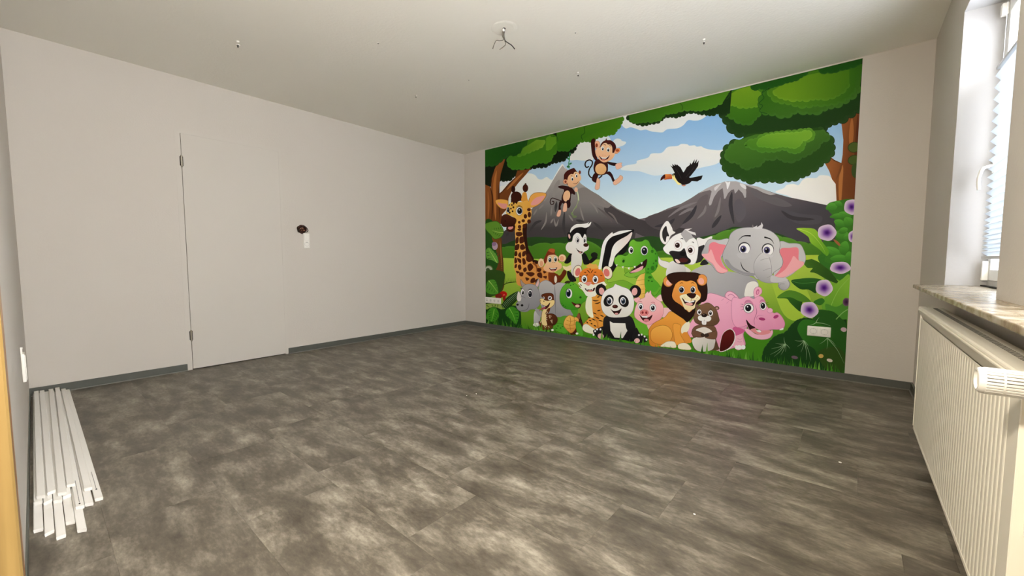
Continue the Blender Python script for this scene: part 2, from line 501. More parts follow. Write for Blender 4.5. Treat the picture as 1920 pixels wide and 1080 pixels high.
# ================================================================== RADIATOR
RX0, RX1 = 0.275, 0.345
RY0, RY1, RZ0, RZ1 = 1.250, 2.765, 0.108, 0.712
rd = empty('radiator', (0, 0, 0)); tag(rd, 'cream ribbed panel radiator under the marble sill', 'radiator')
# ribbed front sheet : profile in y with shallow grooves, swept in z
pitch = 0.03333
prof = [(RY0, 0.0)]
y = 1.335
while y < RY1 - .045:
    prof += [(y - .0075, 0.0), (y - .0035, .0010), (y - .0012, .0026), (y + .0012, .0026), (y + .0035, .0010), (y + .0075, 0.0)]
    y += pitch
prof.append((RY1, 0.0))
bm = bmesh.new()
zlist = [RZ0 + .006, RZ0 + .02, RZ1 - .080, RZ1 - .064, RZ1 - .056]
grid = []
for zi, z in enumerate(zlist):
    fade = 0.0 if zi in (0, len(zlist) - 1) else 1.0
    if zi == len(zlist) - 2: fade = .6
    grid.append([bm.verts.new((RX0 + d * fade, y, z)) for y, d in prof])
for a in range(len(zlist) - 1):
    for b in range(len(prof) - 1):
        bm.faces.new((grid[a][b], grid[a][b + 1], grid[a + 1][b + 1], grid[a + 1][b]))
me = bpy.data.meshes.new('front_panel'); bm.to_mesh(me); bm.free()
fp = link('front_panel', me, M['cream'], rd)
so = fp.modifiers.new('thick', 'SOLIDIFY'); so.thickness = .0015; so.offset = 1 if False else -1
# rolled top edge, bottom edge
tp = [(RX0 + .006, RZ1 - .060), (RX0 - .013, RZ1 - .016), (RX0 - .013, RZ1 - .012), (RX0 - .009, RZ1 - .010), (RX0 - .012, RZ1 - .007), (RX0 - .011, RZ1 - .002), (RX0 - .006, RZ1), (RX0 + .012, RZ1), (RX0 + .012, RZ1 - .060)]
MB().prism(tp, 'y', RY0, RY1).build('top_roll', M['cream'], rd)
MB().box(RX0 - .003, RX0 + .02, RY0, RY1, RZ0 - .006, RZ0 + .010, bev=.003).build('bottom_roll', M['cream'], rd)
# rear panel, end covers, grille on top
MB().box(RX1 - .012, RX1, RY0 + .002, RY1 - .002, RZ0, RZ1 - .01, bev=.003).build('rear_panel', M['cream'], rd)
for y0, y1 in ((RY0 - .004, RY0), (RY1, RY1 + .004)):
    MB().box(RX0 - .004, RX1 + .002, y0, y1, RZ0 + .01, RZ1 - .004, bev=.0015, seg=1).build('end_cover', M['cream'], rd)
gr = MB().box(RX0 + .008, RX1, RY0, RY1, RZ1 - .012, RZ1 - .003, bev=.002, seg=1).build('top_grille', M['cream'], rd)
sl_ = MB()
y = RY0 + .03
while y < RY1 - .03:
    sl_.box(RX0 + .032, RX1 - .022, y, y + .006, RZ1 - .0035, RZ1 - .0025); y += .016
sl_.build('slots', M['dark'], gr)
for y in (1.55, 2.45):
    MB().box(RX1, XC - .001, y - .015, y + .015, .2, .6).build('bracket', M['cream'], rd)
# end plug on the near cover
MB().box(RX0 + .012, RX0 + .040, RY0 - .012, RY0 - .004, .385, .420, bev=.003).build('clip', M['white'], rd)
# valve and pipe at the near end
MB().cyl((.325, 1.13, .0), (.325, 1.13, .70), .009, n=14).build('pipe', M['cream'], rd, smooth=True)
MB().cyl((.325, 1.13, .685), (.325, 1.13, .735), .016, n=18).cyl((.325, 1.12, .712), (.325, RY0 - .004, .712), .010, n=14).build('valve', M['white'], rd, smooth=True)

# thermostat head (screws off the valve: a thing of its own), axis along -x
th = empty('thermostat_head', (0.190, 1.130, 0.712))
tag(th, 'white ribbed thermostat head sticking out from the radiator', 'thermostat')
M['knob'] = mat('knob_plastic', (0.66, 0.645, 0.60), 0.4)
body = MB()
bm = body.bm
# lathe along +x
prof = [(0.004, .0000), (.0175, .0000), (.0215, .0018), (.0240, .006), (.0240, .010)]
def lathe(bm, prof, n=40):
    rings = []
    for r, x in prof:
        rings.append([bm.verts.new((x, r * math.cos(2 * math.pi * k / n), r * math.sin(2 * math.pi * k / n))) for k in range(n)])
    for i in range(len(prof) - 1):
        for k in range(n):
            bm.faces.new((rings[i][k], rings[i][(k + 1) % n], rings[i + 1][(k + 1) % n], rings[i + 1][k]))
    return rings
rg = lathe(bm, [(.001, .004), (.0170, .004), (.0178, .0), (.0215, .0008), (.0240, .005), (.0240, .010)]); bm.faces.new(rg[0])
body.build('end_cap', M['knob'], th, smooth=True)
core = MB(); lathe(core.bm, [(.0205, .009), (.0205, .062)])
core.build('core', M['dark'], th, smooth=True)
for k in range(24):
    a = 2 * math.pi * k / 24
    for x0, x1 in ((.010, .030), (.032, .060)):
        if k % 3 == 0 and x0 < .02: pass
    r = MB()
    r.box(.009, .061, -.0023, .0023, .0195, .0246, bev=.0006, seg=1)
    me = r.mesh('rib'); me.transform(Matrix.Rotation(a, 4, 'X'))
    link('rib', me, M['knob'], th)
rr = MB(); lathe(rr.bm, [(.0205, .030), (.0247, .0302), (.0247, .0330), (.0205, .0332)])
rr.build('band', M['knob'], th, smooth=True)
rr = MB(); lathe(rr.bm, [(.0205, .0600), (.0245, .0605), (.0250, .064), (.0250, .088), (.0235, .092), (.0150, .093), (.0130, .117)])
ring = rr.build('scale_ring', M['knob'], th, smooth=True)
def text_mesh(s, size, m, parent, name):
    cu = bpy.data.curves.new(name, 'FONT'); cu.body = s; cu.size = size; cu.align_x = 'CENTER'; cu.align_y = 'CENTER'; cu.extrude = .0001
    o = bpy.data.objects.new(name, cu); COL.objects.link(o)
    dg = bpy.context.evaluated_depsgraph_get(); me = bpy.data.meshes.new_from_object(o.evaluated_get(dg))
    bpy.data.objects.remove(o, do_unlink=True)
    me.materials.clear(); me.materials.append(m)
    return link(name, me, None, parent)
# digits run round the ring; they face the camera side (-y) and upwards
for s, ang in (('1', 12), ('(', -12), ('2', -38), ('3', -64), ('0', 40)):
    o = text_mesh(s, .0095, M['black'], ring, 'scale_digit')
    a = math.radians(ang)
    nrm = Vector((0, -math.cos(a), math.sin(a)))
    tang = Vector((0, math.sin(a), math.cos(a)))      # increasing angle direction
    # text baseline runs along the circumference (downwards), text top points to +x
    X = -tang; Y = Vector((1, 0, 0)); Z = X.cross(Y)
    if Z.dot(nrm) < 0: X = tang; Z = X.cross(Y)
    Rm = Matrix((X, Y, Z)).transposed().to_4x4()
    o.matrix_local = Matrix.Translation(Vector((.072, 0, 0)) + nrm * .0251) @ Rm

# ================================================================== SOCKETS AND SWITCHES
def rounded_plate(mb, x0, x1, z0, z1, y0, y1, bev=.004):
    return mb.box(x0, x1, y0, y1, z0, z1, bev=bev, seg=3)
def ring_mesh(mb, c, r0, r1, y0, y1, n=28):
    """annulus facing -y between radius r0,r1 : sunk socket cup"""
    bm = mb.bm
    def ring(r, y): return [bm.verts.new((c[0] + r * math.cos(2 * math.pi * k / n), y, c[1] + r * math.sin(2 * math.pi * k / n))) for k in range(n)]
    a, b, d = ring(r1, y0), ring(r0, y0), ring(r0 * .97, y1)
    for p, q in ((a, b), (b, d)):
        for k in range(n): bm.faces.new((p[k], p[(k + 1) % n], q[(k + 1) % n], q[k]))
    bm.faces.new(d)
    return mb
M['socket_in'] = mat('socket_inner', (0.66, 0.64, 0.60), 0.4)
def socket_strip(name, x0, n, zc, label, kinds):
    """n-gang plate on wall B, front towards -y"""
    t = empty(name, (x0, YB, zc)); tag(t, label, 'socket')
    w = 0.071 * (n - 1) + 0.080; h = .080
    rounded_plate(MB(), 0, w, -h / 2, h / 2, -.010, 0).build('frame', M['white'], t, smooth=True)
    for i in range(n):
        cx = .040 + i * .071
        if kinds[i] == 'socket':
            ins = MB().box(cx - .0275, cx + .0275, -.0125, -.009, -.0275, .0275, bev=.0015, seg=1).build('insert', M['white'], t)
            cup = ring_mesh(MB(), (cx, 0), .0195, .0235, -.0130, -.0126 + .012 - .001).build('cup', M['socket_in'], ins, smooth=True)
            MB().cyl((cx - .0095, -.0035, 0), (cx - .0095, -.0005, 0), .0032, n=12).cyl((cx + .0095, -.0035, 0), (cx + .0095, -.0005, 0), .0032, n=12).build('pin_hole', M['black'], ins)
            MB().box(cx - .0025, cx + .0025, -.0128, -.002, .0165, .0205).build('earth_clip', M['steel'], ins)
            MB().box(cx - .0025, cx + .0025, -.0128, -.002, -.0205, -.0165).build('earth_clip', M['steel'], ins)
        elif kinds[i] == 'blank':
            ins = MB().box(cx - .0275, cx + .0275, -.0125, -.009, -.0275, .0275, bev=.0015, seg=1).build('insert', M['white'], t)
            MB().cyl((cx, -.0165, 0), (cx, -.0120, 0), .0150, .0185, n=28).build('round_cover', M['socket_in'], ins, smooth=True)
        else:
            ins = MB().box(cx - .0275, cx + .0275, -.0125, -.009, -.0275, .0275, bev=.0015, seg=1).build('insert', M['white'], t)
            for dx, dz in ((-.010, -.006), (.010, -.006), (0, .014)):
                MB().cyl((cx + dx, -.0130, dz), (cx + dx, -.0100, dz), .0050, n=16).build('jack', M['black'], ins)
    return t
socket_strip('socket_strip', -3.872, 4, .387, 'white four-gang socket strip at the left edge of the mural', ['jack', 'blank', 'blank', 'blank'])
socket_strip('double_socket', -.246, 2, .366, 'white double power socket on the dark leaves of the mural', ['socket', 'socket'])

# switch + socket combination on wall A (built facing +x)
sw = empty('switch_socket', (XA, 1.8145, 1.134)); tag(sw, 'white switch and socket combination below the broken-out hole', 'switch')
MB().box(0, .012, -.030, .030, -.076, .076, bev=.004, seg=3).build('frame', M['white'], sw, smooth=True)
MB().box(.010, .0165, -.024, .024, .006, .062, bev=.002).build('rocker', M['white'], sw)
ins = MB().box(.010, .0145, -.0245, .0245, -.064, -.004, bev=.0015).build('insert', M['white'], sw)
c = MB(); bm = c.bm; n = 26
def rng(r, x): return [bm.verts.new((x, r * math.cos(2 * math.pi * k / n), -.034 + r * math.sin(2 * math.pi * k / n))) for k in range(n)]
a, b, d = rng(.0225, .0150), rng(.0195, .0150), rng(.019, .004)
for p, q in ((a, b), (b, d)):
    for k in range(n): bm.faces.new((p[k], p[(k + 1) % n], q[(k + 1) % n], q[k]))
bm.faces.new(d)
c.build('cup', M['socket_in'], ins, smooth=True)
MB().box(.0145, .0152, -.008, .008, -.019, -.0165).build('earth_clip', M['black'], ins)
MB().box(.0145, .0152, -.006, .006, -.0525, -.051).build('earth_clip', M['socket_in'], ins)

# loose wires in the hole
random.seed(3)
wd_ = empty('wire_bundle', (XA, 1.775, 1.25)); tag(wd_, 'brown loose wires curling out of the hole above the switch', 'wires')
specs = [('wire_brown', .0032, [(-.03, -.03, -.01), (.006, -.036, .012), (.012, -.012, .034), (.010, .022, .030), (.004, .046, .002), (-.004, .036, -.022)]),
         ('wire_black', .0036, [(-.03, .02, .02), (.010, .010, .036), (.016, .036, .022), (.014, .056, -.006), (.006, .050, -.024), (.002, .030, -.028)]),
         ('wire_black', .0034, [(-.03, -.02, .02), (.008, -.040, .018), (.012, -.046, -.006), (.008, -.036, -.030), (0, -.018, -.034)]),
         ('wire_brown', .0030, [(-.03, 0, -.02), (.004, -.020, -.024), (.014, -.004, -.008), (.010, .016, .004), (-.02, .02, .0)]),
         ('wire_grey', .0030, [(-.03, .01, 0), (.006, .004, .014), (.012, -.014, .012), (.006, -.026, -.004), (-.02, -.02, -.02)])]
def smooth_pts(pts, k=6):
    P = [Vector(p) for p in pts]; out = []
    for i in range(len(P) - 1):
        p0, p1, p2, p3 = P[max(i - 1, 0)], P[i], P[i + 1], P[min(i + 2, len(P) - 1)]
        for s in range(k):
            t = s / k
            out.append(0.5 * ((2 * p1) + (p2 - p0) * t + (2 * p0 - 5 * p1 + 4 * p2 - p3) * t * t + (3 * p1 - p0 - 3 * p2 + p3) * t ** 3))
    out.append(P[-1]); return out
for mn, r, pts in specs:
    MB().tube(smooth_pts(pts), r, 7).build('wire', M[mn], wd_, smooth=True)
for y, z in ((-.016, .004), (.004, .010), (-.006, -.012), (.018, -.010)):
    MB().box(.004, .013, y - .006, y + .006, z - .0045, z + .0045, bev=.0015, seg=1).build('terminal', M['copper'], wd_)

# surface socket on wall D near the corner, seen edge-on
ss = empty('surface_socket', (-3.045, YD, .420)); tag(ss, 'white surface-mounted socket seen edge-on above the white ducts', 'socket')
MB().box(-.040, .040, 0, .0125, -.068, .068, bev=.003).build('housing', M['white'], ss, smooth=True)
MB().box(-.028, .028, .012, .0145, -.060, -.004, bev=.001).build('insert', M['white'], ss)
MB().box(-.028, .028, .012, .0145, .004, .060, bev=.001).build('insert', M['white'], ss)
MB().box(.024, .036, 0, .006, .068, .092, bev=.001).build('cable_cover', M['white'], ss)
MB().cyl((.030, .003, .092), (.030, .004, .100), .0045, n=10).build('cable_end', M['white'], ss)

# ================================================================== WHITE CABLE DUCTS ON THE FLOOR
def duct(far, near, z, w, h, label, group, roll=0.0, mark=None, cut=0.0):
    far, near = Vector(far), Vector(near)
    d = near - far; L = d.length; a = math.atan2(d.y, d.x)
    t = empty('cable_duct', (far.x, far.y, z), a)
    t.rotation_euler = (roll, 0, a)
    tag(t, label, 'cable duct', group)
    def strip(prof, x1, name, par):
        m = MB(); bm = m.bm; n = len(prof)
        Aa = [bm.verts.new((0, p[0], p[1])) for p in prof]; Bb = [bm.verts.new((x1 + cut * p[0], p[0], p[1])) for p in prof]
        for i in range(n): bm.faces.new((Aa[i], Aa[(i + 1) % n], Bb[(i + 1) % n], Bb[i]))
        bm.faces.new(Aa[::-1]); bm.faces.new(Bb)
        return m.build(name, M['whiteb'], par)
    q = h * .45; e = .0022
    strip([(-w / 2 + .001, 0), (w / 2 - .001, 0), (w / 2 - .0004, q), (-w / 2 + .0004, q)], L, 'trough', t)
    lp = [(-w / 2, q), (w / 2, q)] + [(w / 2 - e * (1 - math.cos(k)), h - e + e * math.sin(k)) for k in (0, .5, 1.05, 1.57)] + [(-w / 2 + e * (1 - math.cos(k)), h - e + e * math.sin(k)) for k in (1.57, 1.05, .5, 0)]
    ld = strip(lp, L - .0008, 'lid', t)
    if mark:
        m = MB()
        x = L - mark[0]
        m.box(x, x + .012, -.0022, .0022, h, h + .0003)
        xx = x - .012
        while xx > x - mark[1]:
            m.box(xx, xx + .0045, -.0009, .0009, h, h + .0003); xx -= .0075
        m.build('printed_mark', M['black'], ld)
    return t
G = 'white cable ducts in the bundle by the near wall'
SH = 'white plastic cable duct lying in the bundle beside the near wall'
H1 = .0120
def fp(u, v, z=0.0):
    p = at_z(u, v, z); return (p.x, p.y)
WD = .0225
NEAR = 'white cable duct whose cut end reaches nearest to the camera'
lower = [(-.0355, -.0355, -2.10, 'floor-level white cable duct directly against the near wall', None, .3), (-.0110, -.0110, -2.05, 'floor-level white cable duct second from the near wall', None, -.5), (.0135, .0135, -1.990, NEAR, None, 0),
         (.0380, .0380, -2.075, 'floor-level white cable duct fourth from the near wall', None, .5), (.0625, .0610, -1.985, 'white cable duct with a slanted cut end, second of the far-reaching two', None, .6),
         (.0870, .0905, -2.18, 'floor-level white cable duct next to the outermost one', None, .5), (.1120, .1180, -2.20, 'outermost white cable duct of the bundle, fanned out over the floor', (.10, .20), .2)]
rnd = random.Random(5)
for ya, yn, xn, lab, mk, cut_ in lower:
    duct((-4.255 + rnd.uniform(0, .03), ya), (xn, yn), .0006, WD, H1, lab, G, 0, mk, cut_)
upper = [(-.034, -.034, -2.31, None, .4), (-.010, -.0098, -2.29, None, -.6), (.014, .0145, -2.27, None, .5), (.040, .0385, -2.29, None, -.4), (.067, .0660, -2.15, (.03, .24), .4), (.0935, .0960, -2.30, None, .3)]
ULAB = ['middle-layer white cable duct against the near wall', 'middle-layer white cable duct second from the near wall', 'middle-layer white cable duct third from the near wall', 'middle-layer white cable duct fourth from the near wall', 'white cable duct with a long black printed line on its lid', 'middle-layer white cable duct farthest from the near wall']
for lab, (ya, yn, xn, mk, cut_) in zip(ULAB, upper):
    duct((-4.262 + rnd.uniform(0, .03), ya), (xn, yn), H1 + .0012, WD, H1, lab, G, 0, mk, cut_)
topl = [(-.030, -.0265, -2.33, .6), (-.005, .0005, -2.345, -.5), (.036, .0270, -2.30, .5), (.066, .0520, -2.36, .2)]
TLAB = ['topmost white cable duct nearest the near wall', 'topmost white cable duct second from the near wall', 'topmost white cable duct third from the near wall', 'topmost white cable duct farthest from the near wall']
for lab, (ya, yn, xn, cut_) in zip(TLAB, topl):
    duct((-4.262 + rnd.uniform(0, .03), ya), (xn, yn), 2 * H1 + .0018, WD, H1, lab, G, 0, None, cut_)

# ================================================================== CEILING DETAILS
lw = empty('ceiling_wires', (-1.789, 2.049, ZC)); tag(lw, 'dark bare wires hanging from the ceiling lamp outlet', 'wires')
MB().cyl((0, 0, -.002), (0, 0, 0), .010, n=14).build('outlet_hole', M['black'], lw)
MB().box(-.008, .002, -.007, .005, -.018, -.003, bev=.002).build('outlet_sleeve', M['white'], lw)
vd = Vector((-.66, .75, 0)); vr = Vector((.75, .66, 0))        # away from camera / to the right
def wp(r, d, z): p = vr * r + vd * d; return (p.x, p.y, z)
wires = [('wire_grey', .0022, [wp(-.004, 0, 0), wp(-.012, .02, -.03), wp(-.004, .03, -.055), wp(-.03, .035, -.06), wp(-.052, .03, -.062), wp(-.066, .03, -.09), wp(-.075, .03, -.115)]),
         ('wire_grey', .0022, [wp(.0, 0, 0), wp(-.004, .015, -.04), wp(.004, .03, -.06), wp(.010, .03, -.085), wp(-.010, .03, -.105), wp(-.030, .03, -.118)]),
         ('wire_black', .0026, [wp(.006, 0, 0), wp(-.002, .015, -.035), wp(.006, .03, -.060), wp(.028, .035, -.074), wp(.050, .035, -.088), wp(.070, .035, -.112)])]
for mn, r, pts in wires:
    MB().tube(smooth_pts([tuple(1.0 * q for q in p) for p in pts], 4), r * 1.15, 7).build('wire', M[mn], lw, smooth=True)
pm = MB(); bm = pm.bm
rings = []
for r, z in ((.001, -.0012), (.055, -.0014), (.072, -.0022), (.080, -.0001)):
    rings.append([bm.verts.new((r * math.cos(2 * math.pi * k / 40) * 1.1, r * math.sin(2 * math.pi * k / 40), z)) for k in range(40)])
for i in range(3):
    for k in range(40): bm.faces.new((rings[i][k], rings[i][(k + 1) % 40], rings[i + 1][(k + 1) % 40], rings[i + 1][k]))
pm.build('plaster_patch', M['ceiling'], lw, smooth=True)

dowels = [((446, 84), 'largest dark dowel hole, alone near the left of the ceiling', 1.0, True),
          ((709, 81), 'small pale dowel in the ceiling left of the hanging wires', .55, False),
          ((780, 181), 'dark dowel hole in the ceiling nearest the left wall corner', .6, True),
          ((879, 150), 'tiny white plug in the ceiling below the hanging wires', .55, False),
          ((1079, 61), 'tiny dowel in the ceiling right of the hanging wires', .55, False),
          ((1084, 140), 'dark dowel hole in the ceiling above the printed monkeys', .7, True),
          ((1320, 79), 'dark dowel hole in the ceiling towards the window', .75, True)]
for (u, v), lab, s, dark in dowels:
    p = at_z(u, v, ZC)
    t = empty('ceiling_dowel', p); tag(t, lab, 'dowel', 'dowel holes in the ceiling')
    rr = .014 * s
    MB().cyl((0, 0, -.005 * s), (0, 0, 0), rr * .8, rr, n=14, caps=True).build('collar', M['white'], t, smooth=True)
    MB().cyl((0, 0, -.006 * s), (0, 0, -.004 * s), rr * .55, n=12).build('hole', M['black'], t)
    if dark:
        q = Vector((p.x, p.y, 0)).normalized() * (-.055 * s)
        MB().cyl((q.x, q.y, -.008), (q.x, q.y, 0), .006, .011, n=10).build('filler_dab', M['white'], t)
        q = vd * (.0 * s)
        MB().tube([(0, 0, -.004), (0, 0, -.018 * s)], .0045 * s, 8).build('screw_tip', M['black'], t)
# small crumbs on the floor
for i, (u, v, s) in enumerate(((1302, 965, .005), (893, 739, .006), (875, 742, .004), (1575, 868, .007))):
    p = at_z(u, v, 0)
    m = MB(); bmesh.ops.create_icosphere(m.bm, subdivisions=1, radius=s)
    for vv in m.bm.verts: vv.co = Vector((vv.co.x, vv.co.y * .6, vv.co.z * .5 + s * .42))
    o = m.build('plaster_crumb', M['white'], None, loc=p)
    tag(o, ['white plaster crumb alone on the floor towards the camera', 'brighter white crumb on the far floor', 'smaller white crumb beside another on the far floor', 'pale crumb on the floor near the radiator'][i], 'crumb')
# ================================================================== MURAL (flat print on the far wall)
GAIN = 1.2
MX0, MX1, MZ0, MZ1 = -3.866, 0.002, 0.045, 2.427

class Art:
    def __init__(self): self.items = []; self.fig = None; self.o = (0, 0, 8.0)
    def F(self, name): self.fig = name
    def Z(self, x, y, s=8.0): self.o = (x, y, s)
    def px(self, p): return (self.o[0] + p[0] / self.o[2], self.o[1] + p[1] / self.o[2])
    def add(self, verts, faces, cols): self.items.append((self.fig, verts, faces, cols))
A = Art()
def prs(p):
    if isinstance(p, str):
        v = [float(t) for t in p.replace(',', ' ').split()]; return [(v[i], v[i + 1]) for i in range(0, len(v), 2)]
    return list(p)
def catmull(P, closed=True, k=4):
    n = len(P); out = []
    for i in range(n if closed else n - 1):
        if closed: p0, p1, p2, p3 = P[i - 1], P[i], P[(i + 1) % n], P[(i + 2) % n]
        else: p0, p1, p2, p3 = P[max(i - 1, 0)], P[i], P[i + 1], P[min(i + 2, n - 1)]
        for s in range(k):
            t = s / k
            out.append(tuple(0.5 * (2 * p1[j] + (p2[j] - p0[j]) * t + (2 * p0[j] - 5 * p1[j] + 4 * p2[j] - p3[j]) * t * t + (3 * p1[j] - p0[j] - 3 * p2[j] + p3[j]) * t ** 3) for j in (0, 1)))
    if not closed: out.append(P[-1])
    return out
def mixc(a, b, t): return tuple(a[i] + (b[i] - a[i]) * t for i in range(3))
def gradc(P, col, g):
    c = hexc(col)
    if not g: return [c] * len(P)
    x0, y0, x1, y1, c2 = g; c2 = hexc(c2); d2 = (x1 - x0) ** 2 + (y1 - y0) ** 2
    return [mixc(c, c2, min(1, max(0, ((p[0] - x0) * (x1 - x0) + (p[1] - y0) * (y1 - y0)) / d2))) for p in P]
def L_(pts, w, col, taper=None, sm=True, closed=False):
    """stroke; taper None / 'e' thin end / 'b' both ends"""
    P = prs(pts)
    if len(P) == 2: P = [(P[0][0] + (P[1][0] - P[0][0]) * i / 8, P[0][1] + (P[1][1] - P[0][1]) * i / 8) for i in range(9)]
    elif sm and len(P) > 2: P = catmull(P, closed, 4)
    elif taper and not closed: P = catmull(P, False, 3)
    n = len(P); V = []; Fc = []
    for i in range(n):
        a = P[i - 1] if (i or closed) else P[0]; b = P[(i + 1) % n] if (i < n - 1 or closed) else P[-1]
        dx, dy = b[0] - a[0], b[1] - a[1]; l = math.hypot(dx, dy) or 1
        t = i / max(1, n - 1); ww = w / 2
        if taper == 'e': ww *= 1 - .9 * t
        elif taper == 's': ww *= .1 + .9 * t
        elif taper == 'b': ww *= max(.12, math.sin(math.pi * min(1, max(0, t))) ** .7)
        V += [(P[i][0] - dy / l * ww, P[i][1] + dx / l * ww), (P[i][0] + dy / l * ww, P[i][1] - dx / l * ww)]
    m = n if closed else n - 1
    for i in range(m):
        j = (i + 1) % n; Fc.append((2 * i, 2 * i + 1, 2 * j + 1, 2 * j))
    A.add([A.px(v) for v in V], Fc, [hexc(col)] * len(V))
def half(P, g, lim, sg):
    x0, y0, x1, y1 = g[:4]; d2 = (x1 - x0) ** 2 + (y1 - y0) ** 2; out = []
    T = [(((p[0] - x0) * (x1 - x0) + (p[1] - y0) * (y1 - y0)) / d2 - lim) * sg for p in P]
    for i in range(len(P)):
        j = (i + 1) % len(P)
        if T[i] >= 0: out.append(P[i])
        if (T[i] >= 0) != (T[j] >= 0):
            t = T[i] / (T[i] - T[j]); out.append((P[i][0] + (P[j][0] - P[i][0]) * t, P[i][1] + (P[j][1] - P[i][1]) * t))
    return out
def P_(pts, col, g=None, ol=None, sm=True, cut=False):
    P = prs(pts)
    if sm: P = catmull(P, True, 4)
    if cut:                       # slice where the gradient starts and ends
        V = []; Fc = []
        for Q in (half(P, g, 0, -1), half(half(P, g, 0, 1), g, 1, -1), half(P, g, 1, 1)):
            if len(Q) > 2: Fc.append(tuple(range(len(V), len(V) + len(Q)))); V += Q
        A.add([A.px(p) for p in V], Fc, gradc(V, col, g)); return
    A.add([A.px(p) for p in P], [tuple(range(len(P)))], gradc(P, col, g))
    if ol: L_(P, ol[1], ol[0], sm=False, closed=True)
def E_(cx, cy, rx, ry, col, rot=0, g=None, rad=None, ol=None, n=22, wob=0):
    r = math.radians(rot); P = []
    for k in range(n):
        a = 2 * math.pi * k / n; w = 1 + wob * math.sin(5 * a + cx)
        x, y = rx * math.cos(a) * w, ry * math.sin(a) * w
        P.append((cx + x * math.cos(r) - y * math.sin(r), cy + x * math.sin(r) + y * math.cos(r)))
    if rad:                       # radial colours, list of (t, colour) from centre to edge
        V = [(cx, cy)]; C = [hexc(rad[0][1])]; Fc = []
        for t, c in rad[1:]:
            V += [(cx + (p[0] - cx) * t, cy + (p[1] - cy) * t) for p in P]; C += [hexc(c)] * n
        for k in range(n): Fc.append((0, 1 + k, 1 + (k + 1) % n))
        for q in range(len(rad) - 2):
            for k in range(n):
                a, b = 1 + q * n, 1 + (q + 1) * n
                Fc.append((a + k, a + (k + 1) % n, b + (k + 1) % n, b + k))
        A.add([A.px(v) for v in V], Fc, C)
    else:
        A.add([A.px(p) for p in P], [tuple(range(n))], gradc(P, col, g))
    if ol: L_(P, ol[1], ol[0], sm=False, closed=True)
def S_(edge, close, col, pitch=60, amp=20, g=None, ol=None):
    """leafy scalloped polygon: bumps along edge, straight along close"""
    Ed = prs(edge); Cl = prs(close) if close else []
    allp = Ed + Cl
    ar = sum(allp[i][0] * allp[(i + 1) % len(allp)][1] - allp[(i + 1) % len(allp)][0] * allp[i][1] for i in range(len(allp)))
    sg = 1 if ar > 0 else -1
    C = catmull(Ed, False, 8)
    # resample by pitch
    acc = [0]
    for i in range(1, len(C)): acc.append(acc[-1] + math.hypot(C[i][0] - C[i - 1][0], C[i][1] - C[i - 1][1]))
    nb = max(1, round(acc[-1] / pitch)); out = []
    def at(s):
        for i in range(1, len(C)):
            if acc[i] >= s:
                t = (s - acc[i - 1]) / max(1e-6, acc[i] - acc[i - 1]); return (C[i - 1][0] + (C[i][0] - C[i - 1][0]) * t, C[i - 1][1] + (C[i][1] - C[i - 1][1]) * t)
        return C[-1]
    rnd = random.Random(int(acc[-1]))
    cuts = [0] + [acc[-1] * (i + rnd.uniform(-.22, .22)) / nb for i in range(1, nb)] + [acc[-1]]
    def lobe(b, grow=0.0):
        p, q = at(cuts[b]), at(cuts[b + 1]); dx, dy = q[0] - p[0], q[1] - p[1]; l = math.hypot(dx, dy) or 1
        nx, ny = dy / l * sg, -dx / l * sg; am = amp * min(1.15, l / pitch) + grow; hw = l * .54 + grow
        cx, cy = (p[0] + q[0]) / 2 - nx * am * .10, (p[1] + q[1]) / 2 - ny * am * .10
        return [(cx + dx / l * hw * math.cos(t) + nx * am * 1.1 * math.sin(t), cy + dy / l * hw * math.cos(t) + ny * am * 1.1 * math.sin(t)) for t in [2 * math.pi * k / 18 for k in range(18)]], (cx, cy)
    if ol:
        for par in (0, 1):
            V = []; Fc = []
            for b in range(par, nb, 2):
                P, _ = lobe(b, ol[1] * .8); Fc.append(tuple(range(len(V), len(V) + len(P)))); V += P
            if V: A.add([A.px(p) for p in V], Fc, [hexc(ol[0])] * len(V))
    P = [at(c) for c in cuts] + Cl
    A.add([A.px(p) for p in P], [tuple(range(len(P)))], gradc(P, col, g))
    for par in (0, 1):
        V = []; Fc = []; C2 = []
        for b in range(par, nb, 2):
            P, c = lobe(b); o = len(V); V.append(c); V += P
            cc = gradc([c] + P, col, g); C2.append(cc[0])
            for i, pp in enumerate(P):
                k = .10 if i < 9 else 0.0
                C2.append(tuple(min(1, ch * (1 + k) + .006 * (k > 0)) for ch in cc[1 + i]))
            n = len(P); Fc += [(o, o + 1 + i, o + 1 + (i + 1) % n) for i in range(n)]
        if V: A.add([A.px(p) for p in V], Fc, C2)
def eye(cx, cy, rx, ry, px=0, py=0, pr=.5, iris=None, rim='#2a2424', rot=0, hl=True):
    pr = pr * 1.16
    E_(cx, cy, rx * 1.05, ry * 1.05, rim, rot)
    E_(cx, cy + ry * .02, rx * .97, ry * .96, '#f0f1f0', rot)
    if iris: E_(cx + px * .7, cy + py, rx * pr * 1.35, ry * pr * 1.3, iris)
    E_(cx + px, cy + py, rx * pr, ry * pr * 1.08, '#0f1018')
    if hl: E_(cx + px - rx * .14, cy + py - ry * .26, rx * .15, ry * .15, '#f4f4f2', n=10)

